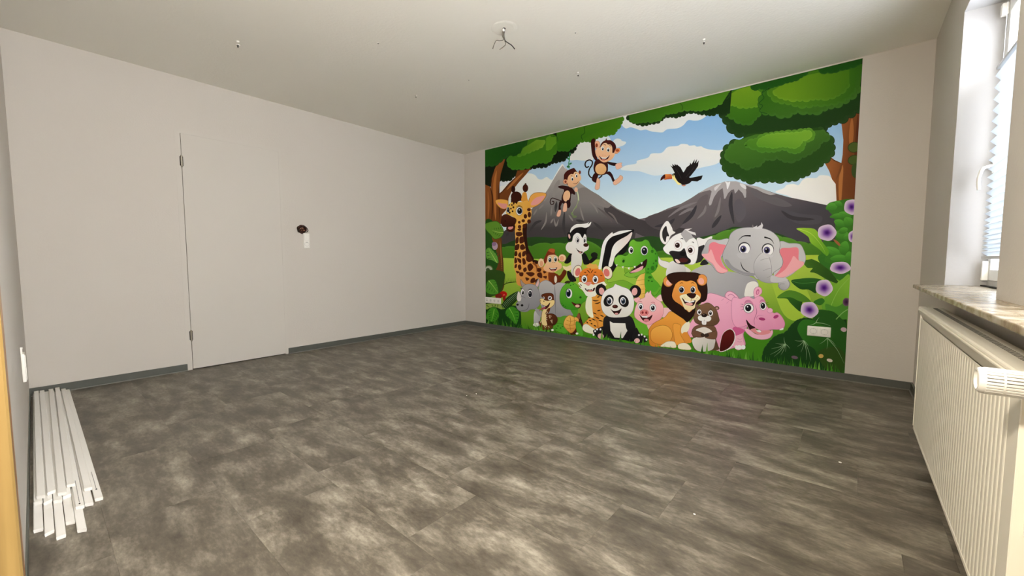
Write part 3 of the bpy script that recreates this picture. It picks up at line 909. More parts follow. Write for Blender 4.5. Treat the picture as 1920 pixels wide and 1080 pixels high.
# ---------------------------------------------------------------- backdrop
A.F('backdrop'); A.Z(0, 0, 1)
P_('900,90 1640,90 1640,730 900,730', '#79abdb', g=(0, 195, 0, 400, '#cfe2ea'), sm=False, cut=True)
A.Z(1140, 150)
P_('190,640 230,560 290,500 900,380 1400,380 1490,500 1470,545 1380,600 1290,610 1200,605 1130,680 1040,725 890,740 820,785 720,780 640,770 570,745 490,755 430,735 340,710 260,725', '#dcdfdf')
P_('80,920 130,880 190,890 210,915 270,930 250,970 180,1000 120,1010', '#d6dcde')
A.Z(1140, 285)
P_('190,262 260,205 420,175 440,130 600,85 650,25 780,18 830,-5 900,-75 1040,-90 1100,-120 1190,-115 1220,-95 1300,-100 1330,-80 1400,-85 1440,-60 1540,-35 1700,-30 1800,-90 1900,-60 1900,60 1700,140 1600,190 1400,235 1200,290 900,330 700,355 540,310 470,290 330,285', '#dedfdc', g=(800, 40, 800, 360, '#cfdae0'))
A.Z(900, 240)
P_('280,1100 300,900 330,850 540,700 740,680 830,710 870,760 930,770 1000,735 1050,770 1100,800 1010,950 900,1400 280,1400', '#dfe3df')
P_('1350,480 1350,380 1440,240 1560,190 1680,190 1700,470 1560,490 1450,480', '#d9dcda')
P_('1700,190 1800,120 1900,110 1960,170 1940,230 1720,300', '#d4dde2')
P_('300,760 420,740 540,690 560,730 430,830 320,870', '#d5dde0')
A.Z(1380, 240)
P_('590,960 720,900 760,855 860,840 940,855 990,790 1060,750 1200,750 1260,710 1380,715 1420,740 1520,840 1540,1200 990,1100 760,1010', '#e0e0dc', g=(1100, 720, 1000, 1080, '#ebebe6'))
# mountains
A.Z(0, 0, 1)
P_('1054,307 1047,318 1036,338 1025,358 1018,370 1005,385 941,437 930,470 930,500 1260,500 1240,424 1197,410 1157,391 1135,375 1112,360 1090,345 1079,333 1068,322 1061,316', '#aaa5a2', g=(0, 318, 0, 428, '#403c3e'), sm=False, cut=True)
P_('1197,411 1210,408.5 1230,401 1252,391 1277,382 1295,372 1310,362 1324,354 1340,346 1352,343 1360,340 1380,341 1395,345 1421,350 1435,356 1455,363 1480,370 1505,375 1552,385 1620,390 1620,500 1180,500', '#6b6365', g=(1350, 345, 1390, 445, '#434047'), sm=False, cut=True)
A.Z(1140, 285)
P_('1197,1180 1000,1120 700,1060 460,1005 200,900 0,790 -40,900 300,1150 700,1300', '#454042', g=(0, 800, 500, 1200, '#3d393b'))
P_('560,995 900,870 1100,830 1250,900 1150,1060 980,1180 700,1150', '#4c4648')
P_('1380,690 1500,640 1480,800 1380,960 1240,1060 1180,1000 1290,840', '#5f585a'); P_('2150,560 2330,640 2560,690 2760,800 2600,820 2350,740 2180,650', '#5d595d'); P_('1560,900 1660,760 1740,800 1700,960 1620,1080', '#5d5759'); P_('1900,760 1980,700 2060,820 2060,960 1960,1060 1900,920', '#58545a'); P_('2600,860 2900,930 3200,960 3150,1080 2800,1060', '#4a484e')
L_('0,900 80,960 150,1080', 26, '#6d6664', 'b'); L_('-160,830 0,960 60,1060', 34, '#5c5655', 'b')
P_('1360,620 1470,550 1600,490 1700,462 1760,440 1920,438 2040,480 2250,520 2360,570 2520,632 2440,648 2330,612 2230,560 2120,520 2060,500 2075,600 2070,680 2050,690 2020,620 1960,560 1930,600 1905,625 1890,560 1850,570 1800,620 1760,700 1740,700 1735,640 1720,540 1650,590 1590,680 1550,790 1525,805 1510,770 1530,690 1555,590 1530,570 1450,590', '#a39fa1', sm=False)
P_('1755,440 1800,455 1835,450 1800,550 1785,550 1775,480', '#dcdde0'); P_('1600,530 1700,470 1680,500 1610,580', '#c9c8ca')
P_('1980,470 2060,500 2070,560 2000,520', '#d0d0d2')
for s in ('1340,750 1200,800 1050,870 900,980', '1690,680 1650,880 1600,980', '1470,800 1440,900 1340,1000', '1300,840 1180,880 1060,950', '2170,1090 2180,1200 2160,1320', '2050,1170 2240,1220 2400,1310'):
    L_(s, 40, '#777173', 'b')
for s in ('1330,800 1250,950 1120,1080', '1860,600 1840,800 1890,1080', '2600,880 2770,990 3100,1010', '1000,1000 900,1080 700,1120', '1700,950 1620,1060 1560,1140'):
    L_(s, 60, '#363439', 'b')
A.Z(900, 240)
L_('1240,545 1180,630 1090,785 1000,950', 22, '#e2e4e6', 'e'); L_('1238,545 1290,625', 16, '#dcdcde', 'e')
P_('1110,880 1180,780 1200,820 1150,960 1090,1080', '#8d8885'); P_('1000,960 1060,880 1040,1000 960,1100', '#8f8a88')
P_('1430,960 1560,890 1700,960 1800,1020 1880,1090 1960,1150 1900,1200 1700,1130 1500,1100', '#7d7876')
A.Z(900, 375)
for s in ('1000,180 985,330 915,450', '1080,90 1065,240', '1110,270 1140,390 1180,290', '1060,350 1100,280', '1640,20 1720,100 1770,200', '1500,100 1530,220 1560,310', '860,130 800,230', '1830,0 1900,60', '1330,220 1400,320', '960,60 880,140'):
    L_(s, 26, '#827d7a', 'b')
for s in ('930,310 830,350 740,480', '1270,180 1255,380 1285,540', '1440,300 1560,330', '1700,330 1850,460', '430,480 400,540', '1150,20 1130,180'):
    L_(s, 42, '#3a383a', 'b')
# bushes and meadow
A.Z(0, 0, 1)
P_('925,455 945,458 960,452 985,446 1010,444 1040,446 1075,443 1110,446 1135,450 1160,452 1216,443 1240,446 1275,452 1300,447 1334,440 1360,431 1380,425 1420,432 1460,438 1490,450 1520,455 1600,455 1600,520 925,520', '#27471f', g=(0, 436, 0, 490, '#1f4016'))
S_('925,470 952,463 962,468 985,461 993,456 1000,466 1011,464 1017,456 1026,452 1034,459 1040,466 1052,463 1060,457 1080,455 1108,452 1120,460 1130,468 1170,476 1210,478 1240,472 1290,470 1316,452 1345,441 1380,430 1420,436 1460,444 1505,456 1560,462 1620,466', '1620,520 925,520', '#4d8024', pitch=26, amp=3, g=(0, 452, 0, 486, '#30620f'))
P_('920,483 1010,485.5 1110,487 1250,483 1400,482 1520,478 1640,478 1640,730 900,730', '#a6c245', g=(0, 486, 0, 630, '#3f8016'), sm=False, cut=True)
P_('1440,500 1480,505 1520,560 1500,600 1470,590 1450,540', '#9cbc3c'); P_('1545,505 1580,500 1600,560 1560,600', '#6fa32c')
# right-hand trunk
A.F('printed_tree')
A.Z(1380, 240)
P_('1560,-220 1590,0 1610,180 1600,400 1580,525 1480,480 1410,430 1300,500 1330,520 1400,650 1440,770 1495,840 1507,1080 1507,1240 1880,1240 1880,-220', '#9a5a2a', g=(1560, 0, 1840, 60, '#6a3616'), sm=False)
L_('1600,560 1570,800 1560,1200', 60, '#b5733a', 'b'); L_('1740,-150 1730,100 1720,300', 70, '#ad6a34', 'b'); L_('1585,530 1560,640 1500,780', 30, '#7a4520', 'b')
L_('1410,440 1480,490 1585,530', 14, '#5a2f14', 'b'); L_('1830,-200 1800,500 1790,760', 60, '#5c2c12', 'b')
E_(1770, 290, 90, 75, '#4b5c22', -15, ol=('#2f3a14', 10)); E_(1770, 480, 90, 70, '#465a22', -15, ol=('#2f3a14', 10)); E_(1790, 640, 60, 110, '#3a4f20')
# right canopy : big mass
A.Z(1380, 105)
S_('-180,560 -225,700 -205,900 -110,980 -110,1080 0,1160 110,1165 200,1205 420,1165 560,1210 700,1145 860,1085 1000,1085 1180,1115 1280,1035 1380,1055 1460,955 1560,975 1700,880 1900,760', '1930,20 -120,530', '#1b3c10', pitch=135, amp=62, ol=('#122a0b', 12))
S_('-120,545 -165,650 -190,800 -140,890 -40,925 60,1000 220,1015 300,920 370,850 345,720 420,630 385,570 470,500', '220,440 0,500', '#447c16', pitch=100, amp=40, g=(0, 560, 100, 1020, '#33680f'))
S_('-125,600 -130,700 0,745 170,765 330,735 420,640 395,560', '230,450 60,490 0,520', '#749f1f', pitch=90, amp=34, g=(100, 500, 150, 780, '#5f9018'))
S_('470,510 390,570 420,630 350,700 400,750 350,830 480,860 560,850 640,890 800,905 900,815 1060,850 1250,845 1340,780 1480,755 1640,680 1800,570 1860,460', '1900,120 1240,180 900,280', '#32680f', pitch=120, amp=46, g=(700, 600, 800, 900, '#3a6a1a'), ol=('#1c4a0e', 9))
S_('480,520 520,600 620,680 800,705 980,755 1200,735 1400,720 1640,650 1790,480', '1790,150 1600,190 1400,240 1240,210 1100,240 960,330 720,410 560,460', '#4a7d14', pitch=110, amp=40, g=(800, 450, 1750, 500, '#356a10'))
S_('560,520 620,600 740,640 960,660 1200,640 1420,630 1600,540 1700,420', '1700,200 1400,270 1250,250 1100,280 900,360 660,450', '#6b971a', pitch=100, amp=34, g=(800, 400, 1650, 480, '#467812'))
S_('220,460 250,515 330,480 400,500 480,470 560,460 640,440 720,400 780,405 840,370 910,375 960,330 1080,250', '1080,200 220,420', '#1d5410', pitch=80, amp=20)
S_('1240,215 1290,270 1370,240 1460,250 1540,210 1620,205 1700,170 1770,175 1880,90', '1900,20 1240,170', '#1a500f', pitch=95, amp=22)
L_('470,500 390,560 420,630 345,710 400,745 355,830 470,865', 10, '#1b4a12')
# right canopy : lower bough
A.Z(1380, 240)
S_('30,205 -60,240 -120,300 -190,380 -185,540 -140,640 -50,705 60,695 100,755 220,800 330,770 460,760 570,780 700,760 860,765 960,700 1060,705 1110,615 1200,610 1280,515 1400,430 1455,370 1440,260 1405,140 1320,90 1310,20 1240,-10', '180,90', '#23490f', pitch=115, amp=52, ol=('#14330a', 12))
S_('40,180 -40,260 -150,360 -130,480 50,520 110,605 250,585 400,520 440,440 520,475 620,430 720,495 860,495 980,430 1130,375 1160,335 1265,290 1260,210 1390,170 1400,100 1310,80 1290,30', '300,95', '#41701f', pitch=100, amp=36, g=(500, 150, 600, 560, '#2f5c16'))
S_('130,270 180,200 320,160 380,110 480,90 640,65 800,55 930,45 1060,15 1170,60 1150,180 1030,200 1020,290 950,365 820,365 720,310 560,355 480,330 380,365 300,310 220,290 130,270', '', '#568c20', pitch=84, amp=26, g=(700, 100, 650, 380, '#447a1c'))
S_('380,150 480,110 640,90 800,80 930,75 1060,45 1140,75 1100,160 980,190 960,260 860,300 720,270 560,300 470,270 380,280 300,240 380,150', '', '#75a82c', pitch=70, amp=20, g=(700, 80, 650, 320, '#5a9420'))
# mural top centre foliage
A.Z(1140, 150)
S_('285,545 330,615 450,655 560,675 640,650 740,635 830,580 870,535 960,550 1090,540 1180,495 1310,475 1350,515 1440,495 1480,520 1560,525 1640,495 1740,525 1830,470', '1860,120 1000,330 290,500', '#15300c', pitch=62, amp=27)
S_('325,590 400,635 480,635 640,610 730,615 820,550 850,490 960,500 1100,450 1180,440 1330,455 1440,435 1560,415 1640,360 1720,340', '1850,140 1000,340 310,500', '#33690e', pitch=76, amp=26, g=(400, 600, 1500, 280, '#4d8418'))
L_('1080,345 1120,400 1110,450', 9, '#1f5010'); L_('1800,190 1820,240 1780,290', 9, '#1f5010')
# left-hand canopy
A.F('printed_canopy')
A.Z(900, 240)
S_('60,870 200,855 300,775 420,785 560,690 760,600 860,585 980,575 1100,515 1260,480 1330,400 1420,330 1450,240', '1450,-60 60,320', '#0e1d0a', pitch=58, amp=26)
A.F('printed_trunks')
P_('40,830 150,880 165,900 180,760 220,620 270,510 360,440 385,450 350,560 310,700 295,850 290,980 330,950 430,830 530,740 560,640 720,620 770,600 690,700 580,820 470,960 430,1050 420,1200 330,1300 330,1440 40,1440', '#8a5024', g=(100, 900, 330, 1000, '#6f3c18'), sm=False)
L_('250,640 220,850 225,1100 235,1380', 46, '#b06c32', 'b'); L_('160,900 190,1080 175,1400', 22, '#47220e', 'b'); L_('290,860 285,1060 300,1400', 20, '#4f2810', 'b')
L_('400,930 520,800 650,670', 36, '#a8652e', 'b'); L_('120,950 130,1150 120,1380', 26, '#a2602c', 'b'); L_('300,1000 430,850 540,740', 12, '#3f1e0c', 'b'); L_('210,640 170,780 165,900', 12, '#3f1e0c', 'b')
A.Z(900, 375)
P_('170,560 315,560 330,760 350,900 358,1080 362,1300 290,1380 230,1080 250,800', '#7c4a20', g=(180, 700, 350, 740, '#593316'))
L_('300,600 315,800 330,1060', 18, '#93602c', 'b')
for i in range(12): L_([(345 - i * .5, 880 + i * 32), (300, 890 + i * 32)], 8, '#3b3a14', 'e', sm=False)
A.F('printed_canopy'); A.Z(900, 240)
S_('60,555 160,550 240,545 380,420 480,440 600,390 640,280 710,210 716,165', '716,100 60,300', '#1f5c12', pitch=80, amp=27, g=(120, 330, 500, 420, '#184a10'), ol=('#123a0c', 8))
S_('490,430 420,455 432,560 500,612 640,600 760,578 810,520 940,510 1060,495 1090,390 1150,330 1165,200 1150,125', '1050,60 990,110 730,150 700,260 640,300 600,400', '#3f7713', pitch=76, amp=27, g=(900, 180, 620, 600, '#3c7d17'))
S_('560,420 650,400 700,372 800,335 890,300 960,240 965,180', '850,175 750,240 650,300 600,400', '#79a52b', pitch=68, amp=22, g=(850, 200, 600, 420, '#4f8a1c'))
S_('990,330 1060,320 1100,260 1145,210', '1140,130 1050,110 990,150', '#5f961f', pitch=60, amp=12)
S_('1160,325 1300,335 1420,275 1450,220 1560,192 1700,200 1770,130 1920,105 2020,75 2060,10 2120,-70 2150,-160', '2100,-260 1150,60', '#447c10', pitch=66, amp=26, g=(1400, 60, 1350, 330, '#2f6c0f'))
L_('1560,-20 1572,70 1520,120 1545,190', 9, '#1c4d10'); L_('990,115 1050,95 1080,130 1150,125 1170,200', 9, '#1f5512')
# vine
A.F('printed_vine')
L_('1352,370 1342,480 1330,540 1340,610', 14, '#3f8f60'); E_(1325, 460, 22, 14, '#2f7a4c', 40); E_(1358, 535, 24, 12, '#2f7a4c', -30); E_(1325, 580, 24, 18, '#2c7046')
L_('1455,940 1475,1020 1480,1090', 20, '#b9c2a0'); L_('1480,1080 1450,1160 1400,1240 1380,1300', 9, '#8fa070'); E_(1440, 1190, 26, 9, '#7d9160', -50); E_(1385, 1290, 30, 16, '#6f8458', 60); E_(1420, 1330, 34, 20, '#68784f')
# left plants
A.F('printed_leaves')
A.Z(900, 375)
P_('70,350 200,330 180,560 230,700 270,960 190,1090 70,1090', '#235018')
def monstera(pts, col, rib, dark, vein='#b3cc68'):
    P_(pts, col, ol=(dark, 7)); R = prs(rib); L_(R, 11, vein, 'e')
    a, b = R[0], R[-1]; dx, dy = b[0] - a[0], b[1] - a[1]; l = math.hypot(dx, dy); ux, uy = dx / l, dy / l
    for i in range(4):
        t = .15 + .2 * i; x, y = a[0] + dx * t, a[1] + dy * t; r = l * (.40 - .06 * i)
        for s in (1, -1):
            L_([(x + s * -uy * r * .35 + ux * r * .1, y + s * ux * r * .35 + uy * r * .1), (x + s * -uy * r + ux * r * .45, y + s * ux * r + uy * r * .45)], 11, dark, 's', sm=False)
monstera('80,420 90,350 250,320 330,400 355,490 310,560 220,585 160,520 110,470', '#5d8e2c', '350,490 260,480 180,455', '#2c5c18')
E_(225, 690, 42, 58, '#b79db0'); E_(212, 660, 34, 30, '#8c6f92')
monstera('85,800 90,740 140,712 200,760 260,840 275,950 180,905 100,880', '#609a3a', '255,940 190,830 130,730', '#20501a')
E_(130, 1040, 60, 55, '#a9b29a', ol=('#5d7040', 14)); E_(120, 1050, 30, 30, '#3d4a30')
A.Z(900, 510)
P_('70,0 360,0 350,200 330,260 300,330 200,360 70,380', '#2c4a18')
monstera('80,260 100,170 140,118 235,130 280,300 240,335 160,335 100,310', '#4c8c28', '130,130 190,200 270,310', '#24561a')
for i in range(13):
    t = i / 12; x, y = 350 + 215 * t, 195 - 45 * math.sin(t * 1.6)
    L_([(x, y), (x - 10 + 50 * (t - .5), y - 95 + 40 * t)], 7, '#2f4d12', 'e', sm=False)
L_('330,210 430,160 580,150', 12, '#22330c', 'b')
E_(350, 335, 58, 48, '#b3180f'); P_('230,350 290,320 330,340 320,390 250,395', '#7a2418'); E_(362, 355, 16, 26, '#d8504a'); E_(365, 395, 22, 45, '#8c1f14')
P_('330,520 350,450 420,370 560,290 600,320 560,420 420,540', '#1d3a12')
for i in range(15):
    t = i / 14; x, y = 335 + 225 * t, 500 - 205 * t ** .8
    L_([(x, y), (x + 55, y + 75 - 25 * t)], 6, '#8fb088', 'e', sm=False)
P_('80,470 320,480 340,560 480,500 600,560 620,790 600,850 80,760', '#173f16')
P_('85,480 300,480 330,560 240,530 150,540 95,560', '#8fa850'); 
for s in ('100,500 160,540', '180,490 200,535', '270,490 260,540', '230,490 225,530'): L_(s, 12, '#2a4a14', 'e', sm=False)
monstera('90,680 110,600 160,540 235,530 285,620 270,705 190,750 130,730', '#3f8c20', '215,560 200,640 170,740', '#1a4c14', '#8fc450')
monstera('385,640 400,560 480,515 560,560 592,640 545,790 470,720', '#3f8c22', '440,540 500,650 540,770', '#1a4c14', '#8fc450')

# ---------------------------------------------------------------- right-hand flowers and leaves
A.Z(1380, 375)
P_('1370,70 1480,20 1800,0 1790,300 1760,700 1750,1180 1500,1180 1280,830 1320,600 1480,620 1480,300 1380,150', '#35701f')
for cx, cy, rx, ry, rt in ((1440, 105, 85, 65, -15), (1540, 60, 60, 45, 30), (1530, 240, 110, 42, -8), (1640, 230, 90, 55, 20), (1560, 355, 85, 62, 25), (1680, 330, 70, 80, 60), (1600, 530, 110, 80, 10), (1610, 460, 70, 50, -20), (1480, 790, 140, 70, 30), (1620, 720, 70, 110, 20), (1560, 880, 130, 60, 0), (1700, 860, 60, 90, 0), (1690, 560, 70, 60, 0)):
    r = math.radians(rt); ca, sa = math.cos(r), math.sin(r)
    T = lambda x, y: (cx + x * ca - y * sa, cy + x * sa + y * ca)
    P_([T(-rx * 1.15, 0), T(-rx * .5, -ry * .85), T(rx * .35, -ry * .9), T(rx * 1.05, -ry * .1), T(rx * .4, ry * .85), T(-rx * .5, ry * .75)], '#549e31', g=(cx, cy - ry, cx, cy + ry, '#2f6c1d'))
    L_([T(-rx, 0), T(0, -ry * .08), T(rx * .8, 0)], 5, '#3a7a24', 'e')
L_('1460,590 1530,650 1560,690', 40, '#9a5c38', 'b')
P_('905,428 1060,420 1200,450 1290,620 1390,760 1360,840 1250,740 1120,640 1090,560 1000,490', '#96c233', g=(1000, 440, 1330, 780, '#5b9722'))
L_('930,432 1120,500 1280,680 1340,800', 8, '#b9d65a', 'e')
P_('990,880 1150,890 1320,980 1420,1080 1540,1250 1380,1200 1200,1100 1110,1080 1150,1020 1060,1010', '#3a661a', g=(1050, 900, 1400, 1150, '#254a12'))
P_('1040,850 1220,830 1150,880 1010,900', '#a8c23a')
P_('1240,830 1340,820 1330,920 1420,960 1400,1040 1250,930', '#2f6a1e')
A.Z(1380, 510)
P_('1700,40 1720,300 1650,460 1560,560 1420,640 1300,560 1300,440 1480,200 1600,100', '#5d992a', g=(1350, 500, 1650, 150, '#7db236')); L_('1700,90 1560,240 1460,420 1400,590', 10, '#86b84a')
P_('1340,480 1480,520 1560,500 1700,420 1710,700 1500,760 1380,650', '#47852a')
P_('825,135 960,100 1140,90 1290,120 1210,200 1200,320 1090,265 960,255', '#255a1e', g=(950, 110, 950, 260, '#174312')); L_('840,140 1000,170 1200,150', 8, '#3f7a30')
P_('615,385 760,280 900,290 1040,360 1125,455 1000,450 975,600 820,470 760,400', '#2f661a', g=(700, 330, 980, 560, '#173f10'))
P_('620,380 760,282 900,290 1040,360 1120,450 960,440 820,380', '#4a7c22')
P_('1160,450 1280,390 1330,440 1260,500', '#2c6a1e')
A.Z(1380, 580)
S_('395,760 415,620 470,530 540,450 640,380 750,350 830,240 950,150 1100,138 1200,180', '1660,150 1700,960 1600,980 395,820', '#153c14', pitch=70, amp=12)
E_(1330, 120, 170, 110, '#24561a', 20); P_('1150,90 1240,40 1340,15 1460,35 1560,120 1660,260 1660,760 1400,700 1230,400', '#225218')
P_('920,290 1000,160 1160,165 1300,240 1460,330 1500,520 1400,680 1250,760 1180,600 1050,520 990,440', '#2b6a1c', g=(950, 250, 1350, 700, '#1f4d14'))
P_('1240,640 1500,560 1640,700 1640,960 1350,900', '#2c4a16')
def rays(cx, cy, ends, col='#8fae82', w=9):
    for e in ends: L_([(cx, cy), ((cx + e[0]) / 2 + (e[1] - cy) * .06, (cy + e[1]) / 2 - (e[0] - cx) * .06), e], w, col, 'e')
rays(740, 520, [(720, 420), (590, 505), (530, 590), (510, 680), (570, 710), (670, 690), (742, 640), (810, 590)])
rays(1020, 470, [(880, 465), (920, 560), (975, 640), (1050, 760), (1120, 780), (1090, 560)])
rays(1370, 430, [(1500, 550), (1620, 810), (1360, 600), (1250, 520)]); rays(1200, 200, [(1250, 120), (1100, 240), (1420, 250)], w=12)
L_('1500,150 1600,50 1680,0', 12, '#7fae60'); E_(1275, 700, 38, 30, '#c9a85a'); E_(1405, 765, 45, 24, '#cfc3b6', 15); E_(880, 720, 50, 24, '#6a5668', 10); E_(1610, 300, 40, 30, '#b79aa8')
FR = [(0, '#360860'), (.14, '#45156f'), (.30, '#6b3c94'), (.52, '#9b7ab6'), (.78, '#c4aecd'), (1, '#d2c2d6')]
A.Z(1380, 375)
for cx, cy, rx, ry in ((1365, 490, 140, 122), (1735, 105, 115, 115), (1755, 550, 70, 90), (1565, 1015, 155, 90)):
    A.F('printed_flower#%d' % cx); E_(cx, cy, rx, ry, '#fff', 0, rad=FR, n=30, wob=.035)
A.Z(1380, 510)
for cx, cy, rx, ry in ((1322, 237, 128, 122), (1102, 567, 135, 118)):
    A.F('printed_flower#%d' % cx); E_(cx, cy, rx, ry, '#fff', 20, rad=FR, n=30, wob=.035)
A.F('printed_flower#9'); E_(1655, 450, 55, 65, '#fff', 0, rad=[(0, '#2a0a30'), (.6, '#50304f'), (1, '#6d5a60')], n=20)
A.F('printed_leaves'); E_(1620, 865, 40, 32, '#b9a2ae')
# ---------------------------------------------------------------- animals, back to front
A.F('printed_hanging_monkey'); A.Z(1030, 250, 10.667)
L_('1060,840 980,900 850,890 790,820 800,720 850,640 862,570 810,533 740,560 715,630 745,682 795,660', 26, '#1c0d12')
P_('838,150 912,110 915,300 922,400 965,520 930,545 870,460 845,330', '#35110f', ol=('#1d0809', 5))
P_('900,800 980,830 960,900 940,990 850,930', '#32100f'); P_('960,895 1010,930 1012,1000 1000,1100 950,1132 915,1100 935,1000', '#dcae92', ol=('#a86f5a', 5))
P_('1130,800 1200,760 1260,820 1300,920 1322,940 1270,970 1230,880 1180,830', '#2b0d10'); P_('1290,960 1380,890 1420,838 1472,880 1440,950 1330,1032 1280,1010', '#dcae92', ol=('#a86f5a', 5))
P_('1140,565 1250,580 1350,600 1312,652 1200,625', '#240d12'); P_('1330,620 1400,592 1455,590 1440,630 1458,660 1420,700 1350,720 1325,660', '#dfb09b', ol=('#b07a68', 4))
P_('930,540 1000,520 1150,570 1172,700 1150,800 1060,835 940,822 888,720 900,610', '#3b1312', ol=('#1d0809', 5)); E_(1030, 715, 112, 112, '#e0b47f', g=(960, 640, 1100, 800, '#d4a26c'))
P_('915,180 960,152 1012,190 1000,300 930,300', '#e3b08c', ol=('#a86a50', 5)); E_(948, 240, 24, 40, '#8a3a20')
P_('1290,350 1340,300 1418,308 1400,370 1330,412', '#dc9a70', ol=('#a86a50', 5)); E_(1362, 342, 36, 28, '#a84a22')
P_('1005,310 1030,220 1080,160 1120,140 1140,95 1160,135 1230,140 1310,200 1338,280 1310,350 1260,395 1000,340', '#4a1712', g=(1050, 150, 1300, 350, '#300d0d'))
P_('925,330 1010,290 1050,240 1090,200 1140,195 1170,222 1230,230 1260,290 1262,390 1300,390 1310,430 1250,520 1150,572 1060,572 970,490 930,420', '#ebc199', g=(1100, 250, 1100, 580, '#dfa981'))
eye(1066, 302, 32, 46, 4, 10, .48, rim='#c89a6a'); eye(1178, 328, 34, 48, 2, 8, .5, rim='#c89a6a')
L_('1080,230 1110,225 1135,245', 12, '#5a2416', 'b'); L_('1195,250 1220,245 1235,270', 12, '#5a2416', 'b')
P_('990,448 1060,488 1130,490 1215,435 1175,510 1100,548 1040,532', '#4a1410', sm=False); P_('1010,462 1065,486 1130,488 1195,450 1130,508 1060,505', '#f0ece6', sm=False); E_(1085, 530, 42, 16, '#c8786a')
E_(1072, 435, 7, 5, '#6a3420', n=8); E_(1115, 440, 7, 5, '#6a3420', n=8)

A.F('printed_swinging_monkey'); A.Z(900, 240)
L_('1240,1100 1150,1070 1085,1050 1055,1090 1060,1140 1100,1142 1108,1105 1080,1100', 13, '#2a0f10')
P_('1170,880 1230,862 1290,870 1370,890 1425,960 1420,1002 1372,990 1360,1090 1340,1130 1240,1130 1225,1040 1262,930 1200,905', '#2d0e10'); E_(1300, 1020, 52, 85, '#dfb289', 12)
P_('1190,1110 1240,1100 1210,1180 1215,1232 1180,1232', '#260b0d'); P_('1175,1240 1215,1230 1210,1300 1185,1330 1150,1315', '#dcae92', ol=('#a8705a', 4))
E_(1325, 1140, 36, 62, '#260b0d'); P_('1260,1140 1300,1130 1302,1240 1245,1250', '#dcae92', ol=('#a8705a', 4)); E_(1442, 925, 26, 36, '#dcae92')
P_('1260,790 1262,700 1310,640 1380,608 1412,600 1440,635 1475,690 1420,760 1330,862 1275,800', '#43140f')
E_(1497, 665, 18, 28, '#7a3a2a'); E_(1282, 805, 34, 36, '#dca07a', ol=('#8a4a34', 4)); E_(1284, 806, 16, 18, '#8a3c28')
P_('1330,720 1370,690 1400,692 1420,660 1460,660 1500,700 1518,760 1480,822 1430,872 1370,892 1320,862 1310,790', '#e6bd90', g=(1400, 680, 1380, 890, '#d9a67c'))
eye(1386, 762, 20, 32, 2, 8, .5, rim='#b98a60', hl=False); eye(1447, 716, 17, 30, 3, 6, .5, rim='#b98a60', hl=False)
L_('1390,832 1440,836 1488,795', 8, '#6a2a18', 'b'); L_('1360,720 1385,712', 7, '#5a2416', sm=False); L_('1425,690 1445,675', 7, '#5a2416', sm=False)

A.F('printed_toucan'); A.Z(1140, 285)
E_(1135, 500, 32, 16, '#c08a7c')
P_('1195,395 1330,370 1422,350 1402,410 1340,442 1215,432', '#15100f', sm=False)
P_('960,345 1000,315 1080,300 1150,310 1222,380 1262,420 1220,470 1150,492 1100,487 1040,440 1000,390', '#181113')
P_('1130,315 1180,230 1228,192 1234,158 1252,188 1302,108 1294,170 1336,103 1326,170 1362,128 1352,210 1310,272 1240,360 1180,405', '#181314', sm=False)
P_('935,200 972,222 962,178 998,208 1000,176 1026,200 1032,184 1090,232 1132,310 1110,430 1040,400 1000,310 970,250', '#131011', sm=False)
L_('1010,250 1060,320 1100,400', 8, '#2e2729'); L_('1290,230 1220,320 1170,380', 8, '#2e2729')
P_('850,340 900,332 955,338 962,400 900,408 845,412', '#dc8c3e', g=(850, 335, 900, 410, '#b8522a')); P_('788,430 800,380 852,335 858,390 830,405', '#3a0d0d'); L_('830,412 960,402', 6, '#8a3a1a', sm=False)
P_('960,350 992,345 1012,390 1052,450 1102,482 1050,490 1010,440 970,402', '#e8d98e'); E_(976, 355, 10, 12, '#3a2a2a', n=12)

A.F('printed_giraffe'); A.Z(900, 375)
BR = '#4a1e0e'
P_('525,440 532,600 520,800 508,1000 540,1100 570,1280 800,1290 1080,1270 1060,1080 900,960 850,905 790,905 740,800 710,700 700,520 700,380 760,280 772,150 720,110 560,300', '#e3ab52', g=(530, 700, 900, 900, '#cf8a44'))
P_('662,380 705,350 702,520 722,700 765,800 810,890 760,905 700,850 680,700 650,560 638,430', '#2c1109')
P_('790,900 860,905 880,940 850,960 800,945', '#2c1109')
for s in ('545,485 620,480 640,520 590,548 545,530', '540,570 580,560 575,640 535,650', '595,565 650,548 662,630 600,650', '530,680 590,665 580,740 525,750', '605,682 650,665 682,720 640,750 605,732', '525,775 555,770 560,830 520,840', '572,832 600,780 615,800 615,870', '640,780 690,762 700,790 670,840 635,842', '520,872 545,870 560,930 520,950', '557,872 615,892 615,950 580,930', '635,882 672,880 690,950 650,970', '692,872 722,800 790,900 740,930 702,912', '525,972 555,962 550,1010 520,1020', '575,977 610,970 622,1030 590,1050 570,1010', '650,1032 690,1010 702,1060 660,1080', '712,990 762,950 802,1010 742,1070', '540,1062 600,1080 560,1102', '590,1092 650,1090 642,1142 600,1140', '682,1160 742,1180 702,1212', '690,1092 780,1082 822,1110 762,1150', '770,1182 822,1170 822,1232 760,1240', '860,1022 922,1030 902,1080 860,1070', '860,1102 922,1090 932,1170 870,1150', '950,1062 1000,1080 960,1102', '942,1150 1002,1140 992,1182', '830,1200 880,1180 900,1240 840,1250', '560,440 620,430 600,465'):
    P_(s, BR)
L_('800,940 850,1000 852,1090', 40, '#8a4a20', 'e')
P_('230,10 300,-12 400,0 425,30 405,122 330,132 262,80', '#e7ab4e', ol=('#8a5020', 6)); P_('262,42 330,52 402,60 392,122 330,122', '#dc948e')
